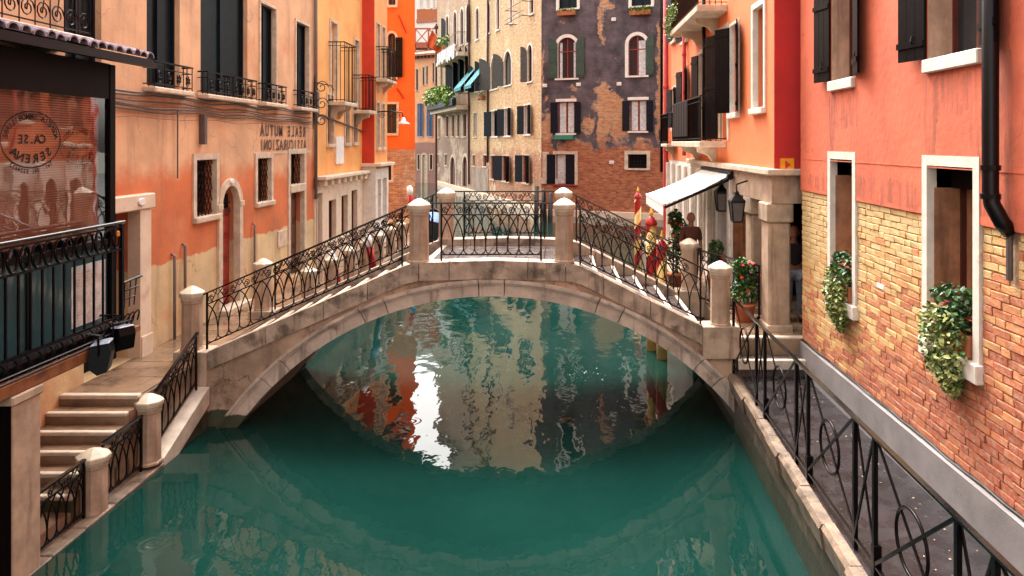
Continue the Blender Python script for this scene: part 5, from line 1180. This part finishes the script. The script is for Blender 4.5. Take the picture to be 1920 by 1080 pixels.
for i in range(9):
    s0 = FY.s(842)+(FY.s(878)-FY.s(842))*i/9; zt = FY.z(860, 92); q.add([(s0, -1.3, zt), (s0+.9, -1.3, zt), (s0+.9, -1.34, zt-rg.uniform(.9, 1.6)), (s0, -1.34, zt-rg.uniform(.9, 1.6))], [(0, 1, 2, 3)])
q.build('laundry', M['curtain'], b1)
MB().bbox(0, sp_, -.5, 0, 28, 28.4, .05).build('roof_edge', M['tile'], HG); MB().bbox(-.1, sp_, -.12, .05, -.5, .5, .05).build('stone_base', M['shopstone'], HG)
q = MB(); q.bbox(FY.s(834), FY.s(881)-.3, -.03, .05, .4, FY.z(860, 312), .02); q.build('cement_render', surf('grey_render_b', (.27, .21, .175, 1), .9, .3, .6, .4, 6), HG) if False else None
fl = thing('flag_pole', 'red and gold flag hanging from a slanted pole on the gothic house', 'flag', tuple(at(838, 95, 82)))
MB().tube([(0, 0, 0), (-1.6, -.8, 2.4)], .06, 6).build('pole', M['whitepaint'], fl)
q = MB(); n = 8; vs = []
for i in range(n+1):
    for j in range(2): vs.append((-1.5+1.3*i/n*1.0-.6*j, -.75+.2*math.sin(i*1.3), 2.2-2.0*i/n-(1.6-.9*i/n)*j))
q.add(vs, [(2*i, 2*i+1, 2*i+3, 2*i+2) for i in range(n)]); q.build('cloth', M['flag'], fl)
# ================================================================ PINK HOUSE, its pole, terrace, pale house behind
FK = Fac((-21.5, 94), (-14.9, 90))
HK = thing('pink_house', 'pink house with blue shutters at the far end of the canal', 'house', (FK.O[0], FK.O[1], 0), FK.a)
RK = FK.rect
kw = [RK(792.5, 796, 126, 160), RK(799, 802.5, 124, 158), RK(811, 814.5, 118, 155), RK(786.5, 792, 194, 256), RK(804, 810, 187, 256), RK(783, 787, 290, 318), RK(806, 811, 290, 318), RK(792, 799, 290, 350), RK(780, 784, 130, 170)]
zt = FK.z(800, 105)
mb = MB(); wall_front(mb, 0, FK.L, 0, zt, [x+(0,) for x in kw[:7]+kw[8:]]+[kw[7]+(.22,)], 0, .3); body(mb, 0, FK.L, 0, zt, 8); mb.build('wall', M['plpink'], HK)
for i, r in enumerate(kw):
    if i == 7: window(HK, r, rise=.22, sur='surround', surw=.25, case='surround', pane='surround', sill=False, mull=False, name='door')
    else: window(HK, r, sur='surround', surw=.1, case='brown_door' if i not in (3, 4) else 'sh_blue', pane='glass' if i not in (3, 4) else 'sh_blue', sh=('L', 'R') if i in (3, 4) else None, shm='sh_blue', shw=.22, ang=(30, 30))
rf = MB().hexa([(-.3, -.7, zt), (FK.L+.4, -.7, zt), (FK.L+.4, 8, zt), (-.3, 8, zt)], [(-.3, -.65, zt+.25), (FK.L+.4, -.65, zt+.25), (FK.L+.4, 4, zt+1.3), (-.3, 4, zt+1.3)]).build('roof', M['tile'], HK)
for i in range(14): MB().box(i*.55, i*.55+.22, -.55, 0, zt-.25, zt).build('eave_bracket', M['brown_door'], rf)
pp = thing('mooring_pole', 'thin dark pole standing in the water before the pink house', 'pole', (-13.6, 82, 0)); MB().tube([(0, 0, -1), (0, 0, 17.5)], .14, 8, r1=.10).build('shaft', M['brown_door'], pp); MB().lathe([(.2, 17.4), (.25, 17.6), (.02, 18.0)], 8).build('finial', M['brown_door'], pp)
FW = Fac((-27, 112), (-17.5, 108))
HW = thing('pale_house', 'pale far house rising behind the pink house roof', 'house', (FW.O[0], FW.O[1], 0), FW.a)
RW = FW.rect; ww = [RW(787, 793, -4, 16), RW(800, 806, -4, 16), RW(812, 817, -4, 16)]
mb = MB(); wall_front(mb, 0, FW.L, 0, 27.5, [x+(0,) for x in ww], 0, .3); body(mb, 0, FW.L, 0, 27.5, 8); mb.build('wall', M['pale'], HW)
for r in ww: window(HW, r, case='whitepaint', pane='curtain', sur='white', surw=.2)
r = RW(782, 821, 16, 42); rf = MB().hexa([(r[0], -.2, r[2]), (r[1], -.2, r[2]), (r[1], -.02, r[2]), (r[0], -.02, r[2])], [(r[0], -.2, r[2]+.5), (r[1], -.2, r[2]+.5), (r[1], -.02, r[2]+.5), (r[0], -.02, r[2]+.5)]).build('eave', M['tile'], HW)
MB().box(r[0], r[1], -.06, -.002, r[2]+.5, r[3]).build('frieze', M['terracotta'], HW)
al = thing('roof_terrace', 'red brown timber roof terrace above the pink house', 'terrace', (-19.5, 97, zt))
x0, x1 = -2.5, 4.4
za = 97*(V0-85)/FPX+H-zt; zb_ = 97*(V0-57)/FPX+H-zt
MB().box(x0, x1, -1.5, 1.5, za-.5, za).build('deck', M['altana'], al)
for i in range(5):
    x = x0+(x1-x0)*i/4; MB().box(x-.1, x+.1, -1.5, -1.3, -.5, zb_+.1).build('post', M['altana'], al)
    if i < 4:
        xn = x0+(x1-x0)*(i+1)/4; MB().bar((x, -1.4, za), (xn, -1.4, zb_), .12, .12).build('brace', M['altana'], al); MB().bar((x, -1.38, zb_), (xn, -1.38, za), .12, .12).build('brace', M['altana'], al)
for z in (za+.1, zb_): MB().box(x0, x1, -1.55, -1.4, z-.1, z+.1).build('rail', M['altana'], al)
# ================================================================ STRIPED MOORING POLES
def striped_pole(lab, x, y, ztop, r, m1, m2, capm, finm, lean=(0, 0), grp='striped mooring poles by the terrace', turns=.9):
    t = thing('mooring_pole', lab, 'mooring pole', (x, y, 0), 0, grp); t.rotation_euler = (lean[0], lean[1], 0)
    zt = ztop-.42
    MB().tube([(0, 0, -1.2), (0, 0, zt)], r, 14).build('shaft', M[m1], t, True)
    q = MB(); n = 60; z0 = -.3; per = 1.1/turns*.8; N = int((zt-z0)/per*20)
    vs = []; fs = []
    for i in range(N+1):
        a = 2*math.pi*i/20; z = z0+per*i/20
        for j in range(5):
            zz = min(z+per*.5*j/4, zt); aa = a
            vs.append(((r+.006)*math.cos(aa), (r+.006)*math.sin(aa), zz))
    for i in range(N):
        for j in range(4): fs.append((i*5+j, (i+1)*5+j, (i+1)*5+j+1, i*5+j+1))
    q.add(vs, fs); q.build('spiral_stripe', M[m2], t, True)
    c = MB().lathe([(r*1.02, zt-.02), (r*1.22, zt), (r*1.22, zt+.04), (r*1.0, zt+.10), (r*.6, zt+.17), (r*.25, zt+.21)], 14).build('cap', M[capm], t, True)
    MB().lathe([(r*.3, zt+.22), (r*.45, zt+.27), (r*.3, zt+.31), (r*.18, zt+.36), (r*.05, zt+.42)], 10).build('finial', M[finm], c, True)
def pole_at(u, v, Y): p = at(u, v, Y); return p.x, Y, p.z
x, y, z = pole_at(1196, 350, 27.5); striped_pole('red and yellow spiral mooring pole with gold finial standing clear of the terrace', x, y, z, .12, 'yellow', 'red', 'red', 'gold')
x, y, z = pole_at(1221, 388, 17.6); striped_pole('thick red and yellow spiral mooring pole under the awning corner', x, y, z, .118, 'yellow', 'red', 'red', 'gold', turns=.75)
x, y, z = pole_at(1241, 432, 16.9); striped_pole('short red and yellow spiral mooring pole with red cap beside the roses', x, y, z, .115, 'yellow', 'red', 'red', 'gold', turns=.6)
for (u, v, Y, r, ln, lab) in ((618, 476, 20.5, .105, (R(-3), R(14)), 'leaning red mooring pole with white tip by the quay posts'), (690, 442, 21.5, .105, (R(2), R(10)), 'upright red and white mooring pole at the quay edge'), (768, 352, 31, .13, (0, R(6)), 'red and white banded mooring pole seen over the bridge rail')):
    p = at(u, v, Y); t = thing('mooring_pole', lab, 'mooring pole', (p.x, Y, 0), 0, 'red and white poles past the bridge'); hh = p.z
    t.rotation_euler = (ln[0], -ln[1] if False else ln[1]*-.0, 0)
    dx = -math.tan(ln[1])*hh; q = lambda z: (dx*(z-hh)/hh*1.0, 0, z)
    zs_ = [-1, hh-1.5, hh-.95, hh-.3, hh]; ms = ['boat', 'sh_blue', 'red', 'whitepaint']
    for a, b, m in zip(zs_, zs_[1:], ms): MB().tube([q(a), q(b)], r, 10).build('shaft' if m == 'boat' else 'painted_band', M[m], t, True)
    MB().lathe([(r, 0), (r*.7, .06), (.01, .1)], 10).build('tip', M['whitepaint'], t, loc=q(hh-.002))
for k, (dx, dy, l) in enumerate(((0, 0, .03), (.32, .15, -.05), (.66, -.1, .02))):
    t = thing('timber_pile', ('tall dark timber pile', 'leaning dark timber pile', 'short dark timber pile')[k]+' in the cluster at the purple house corner', 'pile', (-1.45+dx*1.3, 46.5+dy, 0), 0, 'dark piles at the canal bend')
    MB().tube([(-l*2, 0, -1), (0, 0, 2.15-.22*k)], .17, 9, r1=.14).build('shaft', M['pile'], t, True); MB().lathe([(.15, 0), (.1, .07), (.01, .1)], 9).build('head', M['pile'], t, loc=(0, 0, 2.14-.22*k))
# ================================================================ BOAT
bt = thing('moored_boat', 'dark moored boat under a blue tarpaulin beyond the bridge', 'boat', (-6.7, 39.0, 0), R(8))
st = []; NS = 11
for i in range(NS):
    t = i/(NS-1)*2-1; wd = .95*(1-abs(t)**2.6)+.02; sheer = .62+.55*t*t; st.append((t*3.6, wd, sheer))
q = MB(); vs = []; K = 7
for y, wd, sh in st:
    for j in range(K):
        a = math.pi*j/(K-1); vs.append((-wd*math.cos(a), y, sh-(sh+.25)*math.sin(a)**.7))
q.add(vs, [(i*K+j, i*K+j+1, (i+1)*K+j+1, (i+1)*K+j) for i in range(NS-1) for j in range(K-1)]); q.build('hull', M['boat'], bt, True)
q = MB(); vs = []
for y, wd, sh in st[1:-2]:
    for j in range(K):
        a = math.pi*j/(K-1); vs.append((-(wd+.02)*math.cos(a), y, sh-.05+(.55*(1-(y/3.6)**2)+.05*math.sin(y*5))*math.sin(a)))
q.add(vs, [(i*K+j, (i+1)*K+j, (i+1)*K+j+1, i*K+j+1) for i in range(len(st)-4) for j in range(K-1)]); q.build('tarpaulin', M['tarp'], bt, True)
q = MB()
for sg_ in (-1, 1): q.tube([(sg_*wd, y, sh) for y, wd, sh in st], .035, 6)
q.build('gunwale', M['brown_door'], bt)
MB().bar((0, -3.6, .9), (0, -3.75, 1.5), .06, .12).build('stem_post', M['boat'], bt)
# ================================================================ LANDING RAILING AND ROSES
lr = thing('landing_railing', 'black iron railing between the far bridge post and the portico column', 'railing')
iron_panel(lr, (2.98, 15.85, ZT), (3.70, 13.88, ZT), 1.1, 9, exta=.12, extb=.05)
rebase(lr, (3.3, 15, ZT))
def rose(lab, x, y, z, pts, seed, n, nf, pot=True, h=.3):
    t = thing('rose_bush', lab, 'rose bush', (x, y, z), 0, 'potted roses on the terrace')
    if pot: MB().lathe([(.15, 0), (.2, h), (.22, h), (.22, h+.05), (.17, h+.05)], 14).build('pot', M['terracotta'], t, True)
    rg = random.Random(seed); q = MB()
    for i in range(7):
        p = pts[i % len(pts)]; q.tube([(rg.uniform(-.06, .06), rg.uniform(-.06, .06), h), (p[0]*.5, p[1]*.5, (h+p[2])/2), (p[0]+rg.uniform(-.1, .1), p[1], p[2]+p[5]*.6)], .012, 4)
    q.build('stem', M['leaf'], t)
    foliage('foliage', M['leaf'], t, pts, .085, seed, n); foliage('foliage', M['leaf_bright'], t, pts, .07, seed+1, n//3)
    for i in range(nf):
        p = pts[rg.randrange(len(pts))]; a = rg.uniform(0, 6.3); b = Vector((p[0]+p[3]*.8*math.cos(a), p[1]-p[4]*.9, p[2]+p[5]*.9*math.sin(a)))
        q = MB(); rr = .042
        for k in range(9):
            an = k*2.4; tl = .2+.09*k; c = Vector((math.cos(an)*math.sin(tl), math.sin(an)*math.sin(tl)*.8-.25, math.cos(tl))).normalized()*rr
            d = c.orthogonal().normalized()*rr*.7; e = c.cross(d).normalized()*rr*.7
            q.add([b+c*.5-d, b+c*.6-e, b+c*.9+d, b+c*.6+e], [(0, 1, 2, 3)])
        q.build('bloom', M['petal'], t)
rose('tall red rose bush behind the landing railing beside the front column', 3.50, 14.15, ZT, [(0, 0, .55, .26, .22, .35), (.05, .05, .85, .24, .2, .3), (-.08, 0, 1.02, .16, .16, .2)], 81, 900, 7)
rose('red roses trained up near the pole under the awning corner', 2.72, 17.5, ZT-.02, [(0, 0, .9, .22, .25, .45), (.1, .05, 1.3, .22, .22, .35), (-.02, 0, 1.62, .18, .2, .22)], 91, 900, 8)
rose('small red rose bush in front of the wooden door post', 3.55, 17.0, ZT, [(0, 0, .6, .18, .18, .3), (0, .02, .95, .18, .16, .25)], 97, 420, 5)
# ================================================================ PEOPLE
def skin_mesh(name, V, E, rad, m, sub=1, root=0):
    me = bpy.data.meshes.new(name); me.from_pydata(V, E, []); o = bpy.data.objects.new(name, me); COL.objects.link(o)
    md = o.modifiers.new('s', 'SKIN'); md.use_smooth_shade = True; md.branch_smoothing = .4
    sv = me.skin_vertices[0].data
    for i, r_ in enumerate(rad): sv[i].radius = r_ if isinstance(r_, tuple) else (r_, r_); sv[i].use_root = (i == root)
    ms = o.modifiers.new('u', 'SUBSURF'); ms.levels = sub; ms.render_levels = sub
    dg = bpy.context.evaluated_depsgraph_get(); n = bpy.data.meshes.new_from_object(o.evaluated_get(dg)); n.name = name
    bpy.data.objects.remove(o); bpy.data.meshes.remove(me); n.materials.clear(); n.materials.append(m)
    n.polygons.foreach_set('use_smooth', [True]*len(n.polygons)); return n
def person(lab, loc, rz, shirt, trousers, hair=True, lean=0.0):
    t = thing('person', lab, 'person', loc, rz)
    V = []; Rr = []; E = []; I = {}
    def j(k, p, r_, par=None):
        I[k] = len(V); V.append(p); Rr.append(r_)
        if par: E.append((I[par], I[k]))
    j('pel', (0, 0, .96), (.15, .11)); j('sp', (0, 0, 1.14), (.14, .10), 'pel'); j('ch', (0, 0, 1.34), (.17, .115), 'sp'); j('nb', (0, .01, 1.47), (.075, .07), 'ch'); j('nk', (0, 0, 1.54), (.056, .058), 'nb')
    j('jaw', (0, -.02, 1.60), (.062, .07), 'nk')
    for s_, c in ((-1, 'l'), (1, 'r')):
        j('sh'+c, (s_*.185, .01, 1.42), .07, 'ch'); j('el'+c, (s_*.245, .03, 1.13), .046, 'sh'+c); j('wr'+c, (s_*.235, -.06, .89), .031, 'el'+c); j('pm'+c, (s_*.23, -.085, .82), (.022, .038), 'wr'+c)
        for k, (dy, l) in enumerate(((-.035, .075), (-.012, .085), (.012, .08), (.032, .065))):
            j('f%d%s' % (k, c), (s_*.228, -.09+dy, .775), .0095, 'pm'+c); j('g%d%s' % (k, c), (s_*.215, -.1+dy, .775-l), .008, 'f%d%s' % (k, c))
        j('th'+c, (s_*.215, -.135, .82), .0105, 'pm'+c); j('ti'+c, (s_*.205, -.15, .785), .009, 'th'+c)
        j('hp'+c, (s_*.095, 0, .90), .088, 'pel'); j('kn'+c, (s_*.105, -.02, .5), .06, 'hp'+c); j('an'+c, (s_*.11, .025, .10), .042, 'kn'+c); j('to'+c, (s_*.12, -.13, .045), (.04, .035), 'an'+c)
    me = skin_mesh('body', V, E, Rr, M['skin']); hb = MB(); nl, na = 10, 14; vs = []
    for i in range(nl+1):                      # head grown onto the neck: skull, jaw, nose, ears in the same mesh
        th_ = math.pi*i/nl; z_ = 1.672+.132*math.cos(th_); rr_ = math.sin(th_)*(1.0 if i < 6 else 1-.06*(i-5))
        for k_ in range(na):
            a_ = 2*math.pi*k_/na; x_ = .09*rr_*math.cos(a_); y_ = -.01+.114*rr_*math.sin(a_)
            if k_ in (10, 11) and i in (5, 6): y_ -= .022*(1 if i == 6 else .5)
            vs.append((x_, y_, z_))
    hb.add(vs, [(i*na+k_, i*na+(k_+1) % na, (i+1)*na+(k_+1) % na, (i+1)*na+k_) for i in range(nl) for k_ in range(na)])
    for s_ in (-1, 1): hb.bbox(s_*.092-.012, s_*.092+.012, -.012, .025, 1.635, 1.69, .008)
    bm = bmesh.new(); bm.from_mesh(me); hm = hb.mesh('h', None); bm.from_mesh(hm); bm.to_mesh(me); bm.free(); bpy.data.meshes.remove(hm)
    me.polygons.foreach_set('use_smooth', [True]*len(me.polygons)); put('body', me, t)
    def cloth(nm, keys, k, m):
        ix = [I[a] for a in keys]; mp = {a: i for i, a in enumerate(ix)}
        put(nm, skin_mesh(nm, [V[a] for a in ix], [(mp[a], mp[b]) for a, b in E if a in mp and b in mp], [tuple(x*k+.008 for x in (Rr[a] if isinstance(Rr[a], tuple) else (Rr[a],)*2)) for a in ix], m), t)
    cloth('shirt', ['pel', 'sp', 'ch', 'nb', 'shl', 'ell', 'shr', 'elr'], 1.08, M[shirt]); cloth('trousers', ['pel', 'hpl', 'knl', 'anl', 'hpr', 'knr', 'anr'], 1.16, M[trousers])
    for s_ in (-1, 1): MB().lathe([(.004, -.012), (.011, -.005), (.011, .005), (.004, .012)], 8).build('eye', M['black'], t, loc=(s_*.032, -.113, 1.68))
    MB().bbox(-.024, .024, -.113, -.098, 1.6, 1.608, .002).build('mouth', M['redwood'], t)
    for s_ in (-1, 1): q = MB(); q.bbox(s_*.115-.05, s_*.115+.05, -.19, .075, 0, .085, .03); q.build('shoe', M['black'], t)
    if hair: MB().lathe([(.085, 1.665), (.093, 1.70), (.085, 1.745), (.055, 1.785), (.01, 1.80)], 12, (0, .02), sq=1.15).build('hair', M['hair'], t, True)
    return t
person('bald man in a brown shirt standing on the terrace under the awning', (2.98, 17.0, ZT), R(15), 'shirt', 'trousers', hair=False)
person('person in dark top and grey jeans standing in the shade behind the front column', (4.47, 14.25, ZT), R(-10), 'shirt2', 'jeans')

# ================================================================ PAINTED WATER GLINTS AND FLOATING SPECKS
rg = random.Random(77); mb = MB()
for i in range(48):
    u, v = (rg.gauss(1095, 16), rg.gauss(702, 5)) if i < 26 else (rg.uniform(980, 1180), rg.uniform(690, 800)); y = H*FPX/(v-V0); x = (u-U0)*y/FPX; k = rg.uniform(.004, .011)*(1.4 if i < 10 else .7); n = 6; a0 = rg.random()*6  # dense cluster paints white glints on the water, the rest are specks
    mb.add([(x+k*math.cos(a0+6.283*j/n)*rg.uniform(.7, 1.6), y+k*math.sin(a0+6.283*j/n)*rg.uniform(.7, 1.1), .004) for j in range(n)], [tuple(range(n))])
o = stuff(mb.build('glints_and_specks', M['whitepaint'])); tag(o, 'small white painted glints and specks on the green water under the arch', 'water glints')
